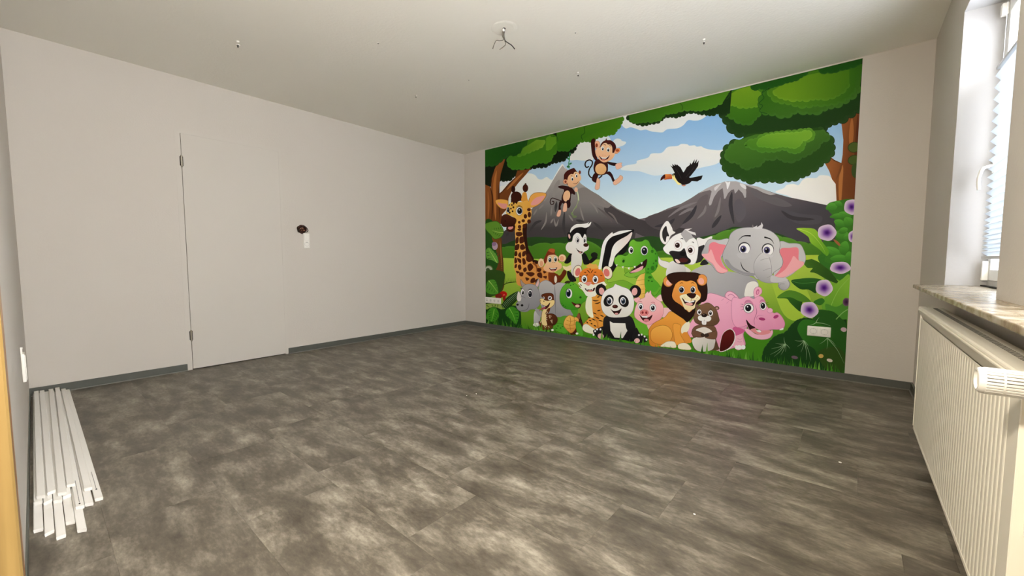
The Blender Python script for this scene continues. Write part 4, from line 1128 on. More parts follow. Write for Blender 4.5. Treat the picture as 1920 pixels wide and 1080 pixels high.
P_('735,0 780,-80 860,-112 992,-95 962,-10 880,70 790,112 745,90', '#e3a44e', ol=('#8a5020', 6)); P_('762,72 800,0 860,-42 972,-62 920,20 850,72', '#e09a94')
P_('645,-110 695,-112 712,-20 722,20 620,20 625,-40', '#d9983e'); E_(682, -178, 42, 60, '#3f180c'); E_(500, -160, 30, 52, '#2a0f09'); P_('670,-240 685,-255 700,-238', '#2a0f09')
P_('440,60 520,20 620,30 720,10 765,100 710,190 640,262 565,302 560,420 532,442 520,380 540,290 470,240 400,212 398,120', '#ecbd55', g=(480, 100, 720, 220, '#dc9f42'))
E_(545, -50, 82, 78, '#3b150a'); P_('465,-20 620,-20 620,10 570,20 555,62 525,40 505,80 490,30 465,40', '#3b150a', sm=False)
for x, y, r in ((465, 130, 12), (502, 110, 14), (490, 170, 13), (446, 190, 14), (480, 75, 12), (440, 75, 10)): E_(x, y, r, r * 1.1, '#3a170b')
for x, y, rx, ry in ((590, 335, 20, 22), (595, 402, 26, 28), (650, 312, 26, 24), (682, 245, 26, 34), (742, 220, 26, 42), (735, 145, 28, 24), (737, 322, 28, 32), (668, 390, 30, 32)): E_(x, y, rx, ry, BR)
P_('405,400 500,370 532,400 502,470 440,478 400,450', '#3a150c'); E_(460, 415, 40, 27, '#dd928e', -20)
P_('340,232 400,212 470,245 542,282 540,342 500,392 420,402 350,402 315,350 320,280', '#4d2213', g=(400, 220, 400, 400, '#34130a')); E_(380, 315, 12, 9, '#200a06')
eye(590, 165, 50, 64, 8, 0, .48, iris='#27385c'); eye(420, 150, 24, 44, 4, 0, .55, iris='#27385c'); L_('540,110 590,85 645,115', 9, '#3a1a0c', 'b')

A.F('printed_skunk'); A.Z(1000, 400)
P_('1030,830 1030,600 1080,430 1150,340 1300,285 1508,240 1472,335 1440,440 1400,560 1330,625 1260,625 1235,760 1262,830 1180,985 1100,900', '#151315')
P_('975,825 1000,700 1030,500 1080,380 1180,285 1200,305 1300,265 1482,253 1300,312 1180,352 1100,442 1062,600 1042,700 1018,832', '#ece8e4')
P_('1128,792 1160,640 1190,510 1260,420 1400,340 1483,282 1452,390 1370,490 1270,590 1225,645 1182,785', '#ece6e0', g=(1200, 500, 1420, 420, '#dccfca'))
P_('555,598 600,600 575,700 525,752 465,742 500,680', '#171517'); P_('735,590 790,610 840,700 900,650 965,660 882,742 820,765 762,765 740,700', '#171517'); E_(915, 625, 52, 42, '#1a1f18')
P_('520,860 600,920 645,1012 560,1022 508,930', '#161416'); P_('588,598 712,598 722,780 620,935 568,880 568,740', '#e0ddd7', g=(600, 600, 700, 900, '#cfccc4'))
P_('518,400 513,300 560,270 620,200 720,190 800,190 835,180 800,260 792,330 720,380 600,335 580,400 540,422', '#141214')
P_('552,290 570,220 640,165 720,160 800,150 832,132 818,168 868,128 850,182 790,217 720,207 640,217 590,250', '#ece8e2'); E_(541, 345, 15, 36, '#d9b4ac', -12)
P_('580,420 600,340 650,295 700,310 737,370 770,310 797,350 802,440 832,480 822,540 760,580 722,617 640,602 560,602 500,560 488,500 520,440', '#ece8e4', g=(650, 330, 620, 610, '#dedad4'))
eye(665, 402, 28, 48, 2, 4, .52); eye(773, 406, 22, 46, -2, 4, .52)
E_(790, 475, 39, 28, '#3a1a14'); P_('650,538 700,568 742,575 722,602 688,592', '#301010'); E_(705, 586, 18, 8, '#c98a80'); L_('640,525 660,545', 6, '#55423c', sm=False)

A.F('printed_lemur'); A.Z(1140, 400)
P_('750,640 800,700 920,740 890,822 800,792 760,742', '#dad8d5', ol=('#8a8888', 5)); P_('1160,800 1245,862 1180,885', '#d0cecb')
P_('920,740 1000,715 1140,770 1175,885 1180,960 890,960 890,800', '#d9d7d5', g=(950, 760, 1100, 930, '#b9b7b6'))
P_('890,112 960,210 975,260 1012,290 940,342 900,450 840,462 790,400 778,300 810,200', '#e4e2e0', ol=('#7c7878', 5)); P_('875,190 890,260 917,340 880,350 862,432 820,370 815,280 840,220', '#2a2729')
P_('1330,390 1370,365 1440,385 1562,343 1532,420 1440,492 1360,522', '#e2e0de'); P_('1360,500 1440,470 1510,560 1400,722 1320,752 1298,660', '#2a282b', sm=False); P_('1380,770 1440,690 1510,745 1460,775', '#232123')
P_('860,480 950,370 1040,312 1150,292 1280,360 1342,430 1352,560 1312,740 1200,762 980,640 880,602 828,532', '#e9e7e4', ol=('#9a9898', 5))
P_('1090,310 1150,240 1265,222 1200,258 1310,290 1322,332 1250,312 1282,370 1220,390 1172,442 1130,372', '#a8a6a8', sm=False); P_('1150,240 1265,222 1200,258 1310,290 1322,332 1240,300', '#d8d6d6', sm=False)
for cx, cy, px in ((1050, 475, -8), (1242, 550, -6)):
    E_(cx, cy, 60, 68, '#bfa79f'); E_(cx, cy, 55, 63, '#efe9e6'); E_(cx + px, cy + 4, 36, 40, '#3a1410'); E_(cx + px, cy + 6, 22, 25, '#120505'); E_(cx + px - 8, cy - 8, 8, 8, '#f2f0ee', n=8)
L_('1085,385 1115,378 1132,395', 12, '#2a2729', 'b'); L_('1255,430 1275,432 1290,448', 12, '#2a2729', 'b')
P_('918,592 960,560 1080,570 1142,522 1170,580 1192,650 1242,700 1222,752 1100,768 1000,732 968,660', '#2a2628', g=(1000, 560, 1100, 760, '#151214')); E_(1125, 608, 50, 32, '#121012'); E_(1130, 702, 72, 34, '#471a1a'); P_('1005,690 1050,695 1085,740 1040,745', '#e9cbc4')

A.F('printed_crocodile'); A.Z(1140, 400)
P_('570,880 700,990 780,1080 870,1250 820,1300 700,1250 560,1400 350,1500 100,1250 0,1060 0,960 100,860 230,800 440,940', '#7eae34', g=(100, 900, 700, 1150, '#4f9826'))
P_('350,1580 450,1600 560,1660 640,1700 620,1830 480,1800 430,1720', '#62a42a', ol=('#3f7a1c', 6))
P_('560,1040 640,1080 800,1100 770,1160 700,1240 640,1180 560,1140', '#5f9f2a', ol=('#3a7418', 6))
P_('85,870 140,795 240,810 262,900 430,980 420,1085 230,1002 0,1040 20,960', '#8fb93f', ol=('#5d8a26', 6))
P_('460,950 562,885 562,1080 545,1250 470,1340 400,1300 412,1080', '#e6c86f', g=(440, 1000, 560, 1000, '#d9a94a'))
for y in (1010, 1080, 1150, 1220): L_([(425, y), (555, y - 18)], 6, '#b98a3a', sm=False)
P_('560,885 640,900 700,990 770,1080 700,1180 560,1120', '#4d9a26')
P_('245,925 300,880 420,800 560,740 605,860 500,912 400,955 310,955', '#7cb43a', ol=('#3f7a1c', 6))
P_('95,690 140,640 200,622 260,640 310,600 318,480 330,430 380,393 430,420 510,420 560,393 612,420 645,490 705,540 748,620 752,720 722,840 640,902 570,890 560,780 520,770 400,800 300,805 180,792 108,762', '#72b434', g=(200, 550, 640, 760, '#3f8f20'), ol=('#2f6a18', 5))
P_('420,802 500,745 585,685 570,790 500,852 400,892 320,892', '#2a1210'); P_('330,886 420,838 525,788 510,842 420,884', '#e0a4ac')
for x, y, s in ((130, 778, 22), (222, 805, 24), (312, 822, 24), (402, 800, 26), (505, 745, 24)): P_([(x - s * .7, y - 8), (x + s * .7, y - 12), (x + 4, y + s)], '#f0ece2', sm=False)
eye(345, 550, 38, 58, 8, 6, .5, rim='#2f6018'); eye(545, 556, 55, 72, 4, 8, .5, iris='#1a2440', rim='#2f6018'); E_(235, 715, 18, 26, '#1f4a14', 20); E_(235, 705, 32, 44, '#5fa42c'); E_(234, 716, 17, 24, '#1c4612', 20)
for x, y, rx, ry in ((665, 570, 22, 25), (715, 605, 12, 14), (720, 712, 18, 20), (670, 822, 28, 35), (730, 790, 15, 22), (605, 835, 15, 14), (685, 750, 12, 12), (630, 960, 30, 20), (660, 1020, 16, 12), (610, 1010, 14, 12), (600, 885, 14, 10), (665, 520, 8, 8)): E_(x, y, rx, ry, '#2b6a18')

A.F('printed_elephant'); A.Z(1240, 400)
P_('440,890 560,810 720,770 900,850 1180,900 1400,980 1462,1080 1450,1250 1440,1420 1000,1420 660,1260 690,1000 600,920', '#abaaab', g=(700, 850, 1100, 1350, '#96959a'))
P_('1280,1070 1330,1030 1400,1020 1452,1060 1440,1130 1400,1230 1260,1250 1250,1180', '#dedcd5')
P_('605,605 640,520 680,430 740,385 860,402 1012,385 992,560 900,660 960,800 1000,852 920,902 830,872 760,782 700,732 640,662', '#a5a4a6', g=(640, 560, 860, 400, '#bcbbbd'), ol=('#77767a', 6))
P_('608,612 700,602 720,470 790,430 880,462 972,482 930,582 890,662 930,782 1002,862 920,897 840,872 770,762 650,672', '#df7d89'); P_('608,612 700,602 745,540 782,622 822,722 902,812 992,862 920,892 840,862 770,752 650,672', '#eea6aa')
P_('1755,455 1920,450 2050,455 2112,500 2165,650 2140,760 2060,830 1900,950 1690,980', '#bdbcbe', ol=('#8a898c', 6)); P_('1780,545 1920,520 2030,510 2062,560 2062,700 2135,730 2120,790 1960,900 1830,960 1690,960 1800,800', '#df7d88'); P_('1850,850 1940,720 1985,640 2050,700 2132,735 2120,790 1960,900 1830,955 1710,950', '#eea5aa')
P_('918,620 1000,430 1040,310 1130,240 1250,215 1400,213 1560,235 1680,290 1762,380 1782,480 1772,580 1822,700 1802,802 1690,885 1600,990 1440,990 1380,945 1280,932 1180,902 1060,852 960,762', '#a9a8aa', g=(1000, 700, 1650, 350, '#c2c1c2'), ol=('#77767a', 7))
P_('950,700 1000,800 1120,870 1280,925 1380,940 1400,900 1250,880 1080,800 1000,700', '#8e8d92')
P_('1440,660 1530,585 1612,650 1652,800 1662,920 1760,962 1860,970 1918,1020 1928,1080 1880,1140 1800,1145 1755,1095 1750,1045 1600,1045 1480,1005 1400,900 1390,760', '#c8c7c8', g=(1600, 700, 1480, 1000, '#9c9b9f'), ol=('#828186', 6))
E_(1840, 1065, 82, 88, '#bdbcc0', g=(1880, 1000, 1800, 1140, '#9a999e'), ol=('#7c7b80', 6)); P_('1660,930 1760,962 1860,968 1900,1000 1860,1010 1740,1040 1640,1020', '#bfbec1')
L_('1760,1095 1790,1060 1850,1060', 7, '#8a898e'); L_('1485,705 1560,682 1610,682', 6, '#8f8e92'); L_('1525,865 1590,835 1645,825', 6, '#8f8e92'); L_('1580,970 1640,940 1665,925', 6, '#8f8e92')
L_('1150,410 1230,342 1342,338', 26, '#121114', 's'); L_('1545,358 1640,388 1692,460', 26, '#121114', 'e')
for cx, px in ((1245, -16), (1598, -14)):
    E_(cx, 522 + (18 if cx > 1500 else 0), 92, 92, '#3a393f'); E_(cx + 3, 530 + (18 if cx > 1500 else 0), 82, 82, '#f1f1f0')
    E_(cx + px, 536 + (16 if cx > 1500 else 0), 48, 52, '#55527c'); E_(cx + px, 542 + (16 if cx > 1500 else 0), 30, 36, '#0c0b14'); E_(cx + px - 12, 520 + (16 if cx > 1500 else 0), 10, 10, '#f4f4f4', n=10)
P_('1140,600 1240,590 1340,610 1320,660 1200,680 1140,640', '#b6b5b7'); P_('1500,590 1560,600 1640,620 1680,620 1660,660 1600,650', '#c4c3c5')
L_('1190,725 1215,810 1270,862 1335,888', 15, '#2c2b30', 'b')
P_('1370,217 1440,182 1430,212 1495,172 1505,133 1527,180 1512,232 1440,238', '#cac9cc', sm=False)

A.F('printed_chimp'); A.Z(1000, 400)
P_('240,870 340,900 400,930 460,840 502,880 470,952 400,1042 380,1070 260,1070 225,960', '#7a3414', g=(260, 900, 440, 1000, '#5a220c')); P_('345,882 430,780 442,860 390,922', '#96aa4c'); P_('440,790 500,800 560,778 572,832 520,862 468,842', '#f0d3ac'); E_(335, 990, 20, 55, '#efdcc8')
E_(118, 742, 46, 66, '#f0cca4', ol=('#9a6240', 5)); E_(122, 755, 26, 42, '#dca07c'); E_(435, 670, 56, 56, '#f0cca4', ol=('#9a6240', 5)); E_(428, 676, 34, 36, '#dca07c')
P_('158,705 180,640 220,560 250,528 322,538 325,600 372,660 372,722 200,765', '#7c3018'); P_('225,560 260,530 320,540 310,590 260,580', '#b0562c')
P_('203,722 220,640 280,622 330,625 372,660 372,722 422,760 422,822 370,852 300,888 200,872 153,830 170,780', '#f1c89c', g=(290, 640, 290, 880, '#e4b084'))
eye(248, 690, 28, 46, 2, 10, .45, iris='#3a6a4a', rim='#9a7250'); eye(332, 686, 26, 44, 4, 8, .45, iris='#3a6a4a', rim='#9a7250')
E_(295, 738, 6, 6, '#5a2a18', n=8); E_(320, 738, 6, 6, '#5a2a18', n=8)
P_('238,818 300,826 357,808 340,852 300,868 260,852', '#5a1612'); P_('245,822 300,828 350,814 335,832 265,838', '#f2eee8', sm=False); E_(300, 856, 26, 9, '#cf7a70')

A.F('printed_rhino'); A.Z(900, 510)
P_('885,210 920,150 990,123 1060,150 1112,192 1170,160 1260,168 1310,200 1240,400 1400,600 1390,650 1200,675 1000,640 880,400', '#b5b3b3', g=(1050, 150, 1100, 620, '#8f8e92'), ol=('#77767a', 5))
L_('1118,195 1130,400 1132,650', 16, '#7e7d82', 'b'); P_('818,590 905,640 892,780 882,812 815,805', '#c2c0c0', g=(830, 620, 890, 640, '#a3a2a5')); E_(845, 790, 48, 26, '#e6e4dc'); P_('820,540 960,600 1010,640 960,680 880,650', '#98979b')
P_('610,108 650,160 685,190 640,232 613,170', '#a3948a', ol=('#5c5450', 5)); P_('815,235 850,150 882,98 895,180 855,245', '#a3a1a3', ol=('#6a686c', 5)); P_('830,225 858,160 878,125 880,180 850,228', '#dcb4b2')
P_('635,235 680,190 760,180 830,200 870,250 902,360 902,480 830,552 760,562 700,597 620,592 560,552 543,480 570,440 600,400 600,320', '#a2a1a4', g=(650, 250, 800, 580, '#88878c'), ol=('#6a696e', 5))
P_('553,385 580,288 622,370 612,432 570,437', '#dedad6', ol=('#8a8684', 4)); eye(640, 302, 26, 50, 4, 8, .5); eye(752, 326, 37, 64, 2, 6, .5, iris='#2a2a36'); L_('600,240 640,250', 12, '#4a484c', 'b', sm=False); L_('725,265 760,255 790,275', 8, '#4a484c', 'b')
E_(565, 490, 18, 15, '#141316'); E_(632, 500, 20, 17, '#141316'); L_('600,582 690,570 730,520 737,465', 8, '#57565b', 'b'); L_('600,380 640,370 690,395', 6, '#6f6e73', 'b')

A.F('printed_turtle'); A.Z(1000, 520)
P_('385,640 400,600 470,575 545,600 562,690 480,782 380,702', '#5a9a2e'); P_('640,600 690,535 712,600 742,700 742,785 690,702 660,702', '#3a1d12', ol=('#1e0e08', 5)); P_('655,570 690,540 700,610 670,640', '#8a5038')
P_('290,770 340,700 400,690 470,720 512,790 502,842 420,832', '#52a02c', ol=('#34741a', 5))
for x, y in ((370, 730), (410, 760), (440, 735), (350, 765)): E_(x, y, 12, 9, '#2c6a18')
P_('555,835 645,770 662,842 580,865', '#4a1c10')
P_('455,705 480,620 540,568 600,590 652,600 685,640 662,702 622,792 560,835 480,762', '#e8bb5c', g=(520, 600, 600, 820, '#c98a3c'), ol=('#9a5c26', 7))
for s in ('500,640 560,660 650,640', '480,700 550,720 640,710', '500,770 560,770 620,760', '550,590 560,660 550,720 560,790', '610,600 620,650 610,710'): L_(s, 7, '#b0742e')
P_('640,668 702,690 742,790 745,875 680,865 650,800', '#52a02c', ol=('#34741a', 5))
P_('555,465 662,445 662,560 622,605 598,560', '#4a9428')
P_('398,270 430,160 500,90 580,68 652,110 702,180 762,230 802,280 792,342 730,392 690,462 620,485 560,485 470,462 410,390', '#62ac2e', g=(520, 100, 520, 470, '#378a1e'), ol=('#2f6f18', 5))
P_('470,75 510,50 560,60 545,85 490,92', '#3a2f1e'); P_('573,368 640,394 712,398 702,452 650,458 600,412', '#4a1a14'); E_(662, 430, 34, 20, '#dfaea0')
E_(533, 240, 52, 78, '#2c5f18'); E_(537, 242, 46, 72, '#f0f0ee'); E_(528, 238, 34, 56, '#1f3a5c'); E_(530, 242, 24, 42, '#0b0f18'); E_(520, 205, 11, 14, '#f4f4f4', n=10); E_(708, 300, 17, 16, '#1f4a12')
for x, y, r in ((450, 420, 14), (480, 440, 10), (430, 390, 9), (560, 120, 12), (600, 105, 9), (535, 95, 9)): E_(x, y, r, r * .8, '#2c6f18')

A.F('printed_snake'); A.Z(900, 510)
E_(1062, 715, 102, 92, '#5e2e17', ol=('#2e1309', 6), g=(1000, 650, 1130, 790, '#43200f')); P_('885,740 960,780 1090,805 1070,852 950,865 900,802', '#6b3a1c', ol=('#2e1309', 5))
P_('955,560 1055,535 1015,600 992,700 1010,800 930,785 925,640', '#e4cf94', ol=('#5a3216', 5)); P_('1010,560 1055,535 1040,600 1000,640 985,620', '#5e2e17')
for s in ('1035,655 1070,660 1050,695 1035,655', '1010,675 985,700 1010,720', '1060,720 1085,770 1080,715', '990,595 1015,600 1000,630', '905,760 925,725 940,760', '960,815 985,830 1000,810', '1020,815 1045,830'): L_(s, 9, '#e6cfa6', sm=False)
P_('925,345 1000,318 1092,328 1108,400 1102,440 960,410', '#5e2b15', ol=('#2e1309', 5)); P_('898,412 940,398 1000,432 1112,420 1114,482 1062,532 980,555 982,510 918,482', '#e9d08e', ol=('#6a4420', 5))
eye(956, 388, 14, 20, 1, 0, .45, hl=False); eye(1050, 390, 31, 32, -3, 0, .45, rim='#3a1a0c')
P_('972,522 1010,500 1052,458 1032,522 980,558', '#3a1210'); L_('985,530 930,552 900,572 890,590', 26, '#a8324a', 'e'); E_(912, 432, 7, 8, '#5a3a14', n=8); E_(960, 438, 9, 9, '#5a3a14', n=8); P_('915,480 925,480 922,502', '#f4f0e4', sm=False); P_('965,505 975,505 970,530', '#f4f0e4', sm=False)

A.F('printed_tiger'); A.Z(1000, 520)
P_('830,290 930,262 1025,290 1035,480 1065,620 1085,730 960,770 930,822 850,832 780,702 850,602 800,540 788,400', '#e2a144', g=(850, 400, 1050, 600, '#cc7f2e'))
P_('850,600 905,588 962,700 930,802 850,802 748,722 790,660', '#dc983e', ol=('#9a5c20', 5)); P_('748,722 800,700 880,750 932,790 902,845 800,825 743,782', '#f1e3d0', ol=('#b09a80', 4))
P_('1000,560 1070,540 1100,640 1040,740 980,720', '#dc983e'); P_('810,298 875,298 882,420 892,520 902,602 850,592 798,522 783,422', '#f1e6ca')
for s in ('885,338 930,352 985,345', '920,392 970,388 1010,368', '955,300 1000,288', '895,528 950,555', '955,505 1012,492', '1000,562 1060,592', '978,640 1045,662', '835,640 875,655', '796,662 825,695', '925,588 995,625', '875,622 935,645', '820,600 860,610', '905,720 950,735', '860,690 890,700'): L_(s, 17, '#351a0b', 'b')
E_(662, -88, 64, 96, '#f2dcc4', 15, ol=('#3a1a10', 7)); E_(668, -80, 38, 62, '#d0706a', 15); E_(1112, -72, 74, 100, '#f2dcc4', -15, ol=('#3a1a10', 7)); E_(1100, -70, 44, 60, '#d0706a', -15)
P_('690,45 698,-60 760,-122 840,-145 920,-142 1012,-110 1062,-40 1072,40 1040,112 960,152 800,152 720,112', '#e0822f', g=(870, -120, 880, 130, '#c8662a'))
P_('785,-165 850,-212 905,-195 945,-200 985,-140 900,-125 820,-142', '#dba552', sm=False)
P_('668,95 690,70 720,72 780,102 830,82 900,110 960,92 1060,62 1102,112 1080,130 1010,182 930,282 850,302 790,272 740,192 690,152 700,120', '#f4e9d8', sm=False)
eye(766, 26, 44, 60, 2, 4, .48); eye(932, 30, 44, 60, -2, 4, .48)
P_('778,80 872,70 852,112 822,128 790,106', '#dc8f84'); P_('773,162 820,182 870,182 927,152 912,202 860,218 800,208', '#3a1210'); E_(855, 206, 40, 13, '#d98c80'); P_('795,172 815,180 806,200', '#f6f2ea', sm=False); P_('880,178 898,170 892,195', '#f6f2ea', sm=False)
for s in ('800,-110 830,-90 850,-60', '900,-110 880,-90 862,-60', '850,-140 856,-100', '760,-70 800,-75', '950,-80 910,-72', '1000,-30 1040,-20', '720,-20 700,0', '700,100 730,130', '690,130 720,160', '1040,90 1000,120', '1060,110 1020,150', '820,-40 790,-30', '900,-40 930,-30'): L_(s, 13, '#4a2110', 'b')

A.F('printed_pig'); A.Z(1140, 535)
P_('590,560 720,540 760,520 660,640 610,660', '#e9b0b4'); P_('815,352 900,338 955,390 900,462 815,475', '#f0babd')
P_('388,205 460,178 485,212 440,262 398,232', '#eaafb4', ol=('#b87880', 5)); P_('715,202 790,138 822,222 792,242 740,234', '#f0c2c0', ol=('#b87880', 5))
P_('398,400 420,310 470,222 548,180 560,130 600,95 612,120 640,78 655,140 720,202 790,250 832,330 822,450 760,532 620,592 540,572 450,522 403,470', '#f0bcbc', g=(550, 250, 700, 560, '#e29aa2'), ol=('#b8747c', 5))
eye(490, 320, 38, 52, 2, 6, .5); eye(674, 336, 47, 56, 0, 4, .52); L_('455,255 490,240 515,255', 10, '#b0606a', 'b'); L_('640,262 680,252 710,275', 10, '#b0606a', 'b')
P_('468,432 510,470 600,482 668,442 632,522 570,552 510,512', '#3a1212'); P_('505,462 595,462 588,486 518,482', '#f6f2ee', sm=False); E_(576, 525, 40, 24, '#cf7a80')
E_(545, 410, 63, 44, '#dc8280', ol=('#a8525a', 5)); E_(520, 408, 16, 20, '#8a2c30', 10); E_(575, 410, 16, 20, '#8a2c30', -10)

A.F('printed_panda'); A.Z(1000, 520)
E_(1015, 190, 82, 92, '#1b1719'); E_(1026, 208, 40, 55, '#dca6a4', -10); E_(1530, 212, 88, 96, '#1b1719'); E_(1520, 214, 42, 58, '#dca6a4', 10)
P_('1065,600 1180,570 1420,570 1502,640 1545,800 1562,900 1480,965 1380,945 1200,925 1080,885 1048,750', '#232123', g=(1150, 600, 1200, 900, '#131214'))
P_('1148,658 1200,685 1380,690 1392,760 1412,800 1342,912 1220,902 1158,800', '#e6e4dc', g=(1250, 680, 1290, 900, '#cfcdc5'), sm=False)
P_('1062,740 1092,880 1000,925 940,885 895,800 960,770', '#1b191b'); E_(1012, 882, 46, 40, '#dcaeac', 20)
for x, y in ((928, 808), (958, 778), (1008, 780), (905, 860)): E_(x, y, 14, 16, '#eceae6', n=12)
P_('1480,900 1545,755 1605,850 1702,900 1705,962 1560,985', '#1b191b'); E_(1556, 950, 42, 36, '#dcaeac', -10)
for x, y in ((1585, 865), (1626, 858), (1670, 886), (1698, 935)): E_(x, y, 14, 15, '#eceae6', n=12)
P_('1018,340 1050,240 1110,180 1195,145 1228,100 1262,112 1330,140 1430,180 1492,270 1513,380 1492,500 1420,582 1280,602 1140,592 1050,522 1018,422', '#f0efea', g=(1250, 150, 1260, 600, '#d9d7cf'), ol=('#7c7a76', 4))
E_(1130, 350, 72, 92, '#151315', 25); E_(1356, 356, 72, 96, '#151315', -28)
for cx, px in ((1146, -6), (1345, 4)):
    E_(cx, 352, 42, 56, '#e9edf0'); E_(cx + px, 356, 32, 44, '#5a7088'); E_(cx + px, 360, 25, 34, '#101824'); E_(cx + px - 8, 336, 9, 11, '#f4f6f8', n=10)
E_(1228, 438, 43, 28, '#3d1410'); E_(1220, 428, 16, 8, '#7a4a40', n=10)
P_('1155,468 1200,502 1270,497 1325,466 1292,542 1250,563 1213,546', '#2a100e'); E_(1248, 546, 28, 14, '#d29690')

A.F('printed_hippo'); A.Z(1140, 535)
P_('1490,130 1600,128 1750,180 1920,228 2060,260 2090,600 2030,730 2060,900 1920,930 1640,980 1480,850 1300,780 1170,770 1215,600 1290,480 1400,260', '#e9abc2', g=(1500, 250, 1900, 800, '#d992b4'), ol=('#b06a8c', 5))
P_('1755,155 1790,98 1850,93 1922,140 1965,202 1930,252 1850,232 1780,192', '#eeb0c6', ol=('#a85a80', 7)); L_('1800,160 1840,130 1890,160 1930,205', 8, '#b0608a'); L_('1700,230 1740,200', 5, '#c07a9c', sm=False); L_('1850,300 1880,260', 5, '#c07a9c', sm=False); L_('1780,270 1810,240', 5, '#c07a9c', sm=False)
A.Z(1380, 510)
P_('0,870 95,915 105,1000 135,1130 60,1165 0,1155 -100,1020 -60,880', '#e9adc2', ol=('#b87090', 4)); P_('-20,820 135,880 0,955 -60,900', '#c85a8c'); L_('20,1000 60,1010 90,1000', 5, '#b87090'); L_('20,1040 60,1050 90,1040', 5, '#b87090')
E_(50, 1130, 36, 36, '#f2efee'); E_(110, 1128, 32, 34, '#f2efee'); E_(5, 1128, 20, 30, '#f2efee')
P_('265,300 290,240 340,223 382,250 388,310 340,362 285,392', '#ecabc2', ol=('#a85a80', 6)); E_(325, 300, 24, 44, '#c4668e', 15); E_(326, 304, 13, 28, '#e09ab6', 15)
P_('128,850 200,862 300,932 400,932 500,902 542,868 552,920 500,992 380,1012 250,982 160,912', '#edb0c6', ol=('#b06a8c', 5))
P_('-60,420 0,380 60,402 120,380 190,368 262,402 300,380 350,360 402,380 432,430 470,520 560,612 620,608 682,660 732,760 712,842 640,862 540,862 400,882 280,842 200,862 160,802 100,822 0,822 -60,700', '#eba8c4', g=(150, 420, 500, 860, '#dc90b4'), ol=('#b06a8c', 5))
E_(510, 578, 42, 36, '#e9acc6', ol=('#b06a8c', 4))
P_('208,862 280,845 340,880 500,872 512,912 420,942 320,932', '#dc8c92'); P_('153,712 220,790 292,832 240,852 205,862 170,790', '#2a0d10'); P_('305,880 350,870 378,895 350,905', '#f6f2ee'); P_('650,865 705,838 710,862 670,872', '#f6f2ee')
eye(190, 540, 74, 74, -6, 0, .54); eye(408, 510, 50, 60, -4, -2, .6)
P_('120,480 150,425 205,418 250,460 262,500 200,455 150,462', '#c87ea0'); P_('352,462 372,415 415,412 448,452 410,440 375,445', '#c87ea0')
for s in ('110,490 60,480', '105,520 60,522', '110,555 70,575', '455,470 500,450', '460,495 505,490'): L_(s, 7, '#2c1a22', 'e', sm=False)
E_(390, 705, 50, 22, '#a83a70', 8); E_(600, 670, 42, 24, '#a83a70', -25); L_('285,490 312,600 272,720 282,800', 8, '#a85f7e', 'b'); L_('320,720 310,680 350,650 420,660', 6, '#b87094', 'b')

A.F('printed_lion'); A.Z(1140, 535)
P_('940,390 1100,470 1200,520 1222,620 1192,702 1252,822 1200,865 1080,885 1000,875 800,915 640,905 613,760 620,650 700,560 850,480', '#e09a3e', g=(900, 500, 750, 900, '#c97d2c'), ol=('#8a5018', 5))
P_('1108,622 1200,540 1228,582 1202,682 1108,722', '#f2e0c6'); P_('1120,720 1182,708 1255,832 1212,865 1150,802', '#d98f38')
P_('650,680 760,608 880,608 952,680 962,780 900,862 760,884 650,822', '#e8ad4e', g=(800, 640, 760, 880, '#d58c36'), ol=('#a5661f', 6))
P_('980,580 1092,600 1082,720 1145,852 1080,885 1020,885 990,760', '#e29c40', ol=('#a5661f', 5))
P_('788,915 830,875 900,840 1000,850 1018,935 880,925', '#f2e0c8', ol=('#b08a60', 5)); P_('1058,885 1150,862 1222,902 1245,962 1140,965 1060,945', '#f2e0c8', ol=('#b08a60', 5))
P_('818,-20 850,-100 920,-172 1050,-197 1200,-197 1350,-182 1440,-122 1482,-20 1493,100 1470,222 1390,262 1320,332 1292,442 1195,550 1130,502 980,402 900,332 828,242 798,120', '#2b140d', g=(1150, -180, 1150, 500, '#1d0c08'), ol=('#120705', 5))
E_(905, -58, 74, 80, '#dc9048', ol=('#8a4c1c', 6)); E_(915, -40, 44, 46, '#e4a898', 20); E_(1412, -80, 76, 84, '#dc9048', ol=('#8a4c1c', 6)); E_(1400, -62, 42, 50, '#e4a898', -20)
P_('880,-120 960,-175 1050,-195 1200,-195 1330,-185 1360,-120 1300,-70 1000,-40 960,-20', '#2b140d')
P_('998,20 1030,-32 1100,-72 1180,-58 1250,-72 1322,-32 1352,60 1392,130 1382,202 1330,252 1292,332 1220,402 1150,342 1090,292 1000,232 962,150', '#e39c46', g=(1180, -50, 1150, 330, '#d0813a'))
P_('1078,162 1180,130 1330,140 1384,192 1320,262 1300,342 1250,370 1217,402 1190,370 1150,352 1110,252', '#f1dfbc', g=(1200, 150, 1210, 400, '#e8cf9e'))
eye(1106, 65, 44, 53, -4, 4, .5, iris='#1f2a48'); eye(1276, 66, 40, 54, -4, 4, .5, iris='#1f2a48'); L_('1075,-20 1105,-40 1130,-28', 11, '#7a4416', 'b'); L_('1245,-28 1270,-42 1300,-22', 11, '#7a4416', 'b')
P_('1180,130 1250,115 1322,130 1302,182 1260,198 1210,172', '#2c100c'); P_('1108,182 1160,230 1230,248 1312,222 1282,302 1200,302 1150,272', '#2a0e0c'); P_('1160,272 1220,260 1272,275 1250,301 1190,301', '#dc9f96'); P_('1145,222 1230,246 1300,228 1290,248 1225,262 1155,242', '#f4f0e8', sm=False)
L_('1255,198 1245,240', 6, '#5a2c18', sm=False)
for x, y in ((1140, 175), (1155, 195), (1345, 180), (1330, 200)): E_(x, y, 5, 5, '#a87a48', n=8)

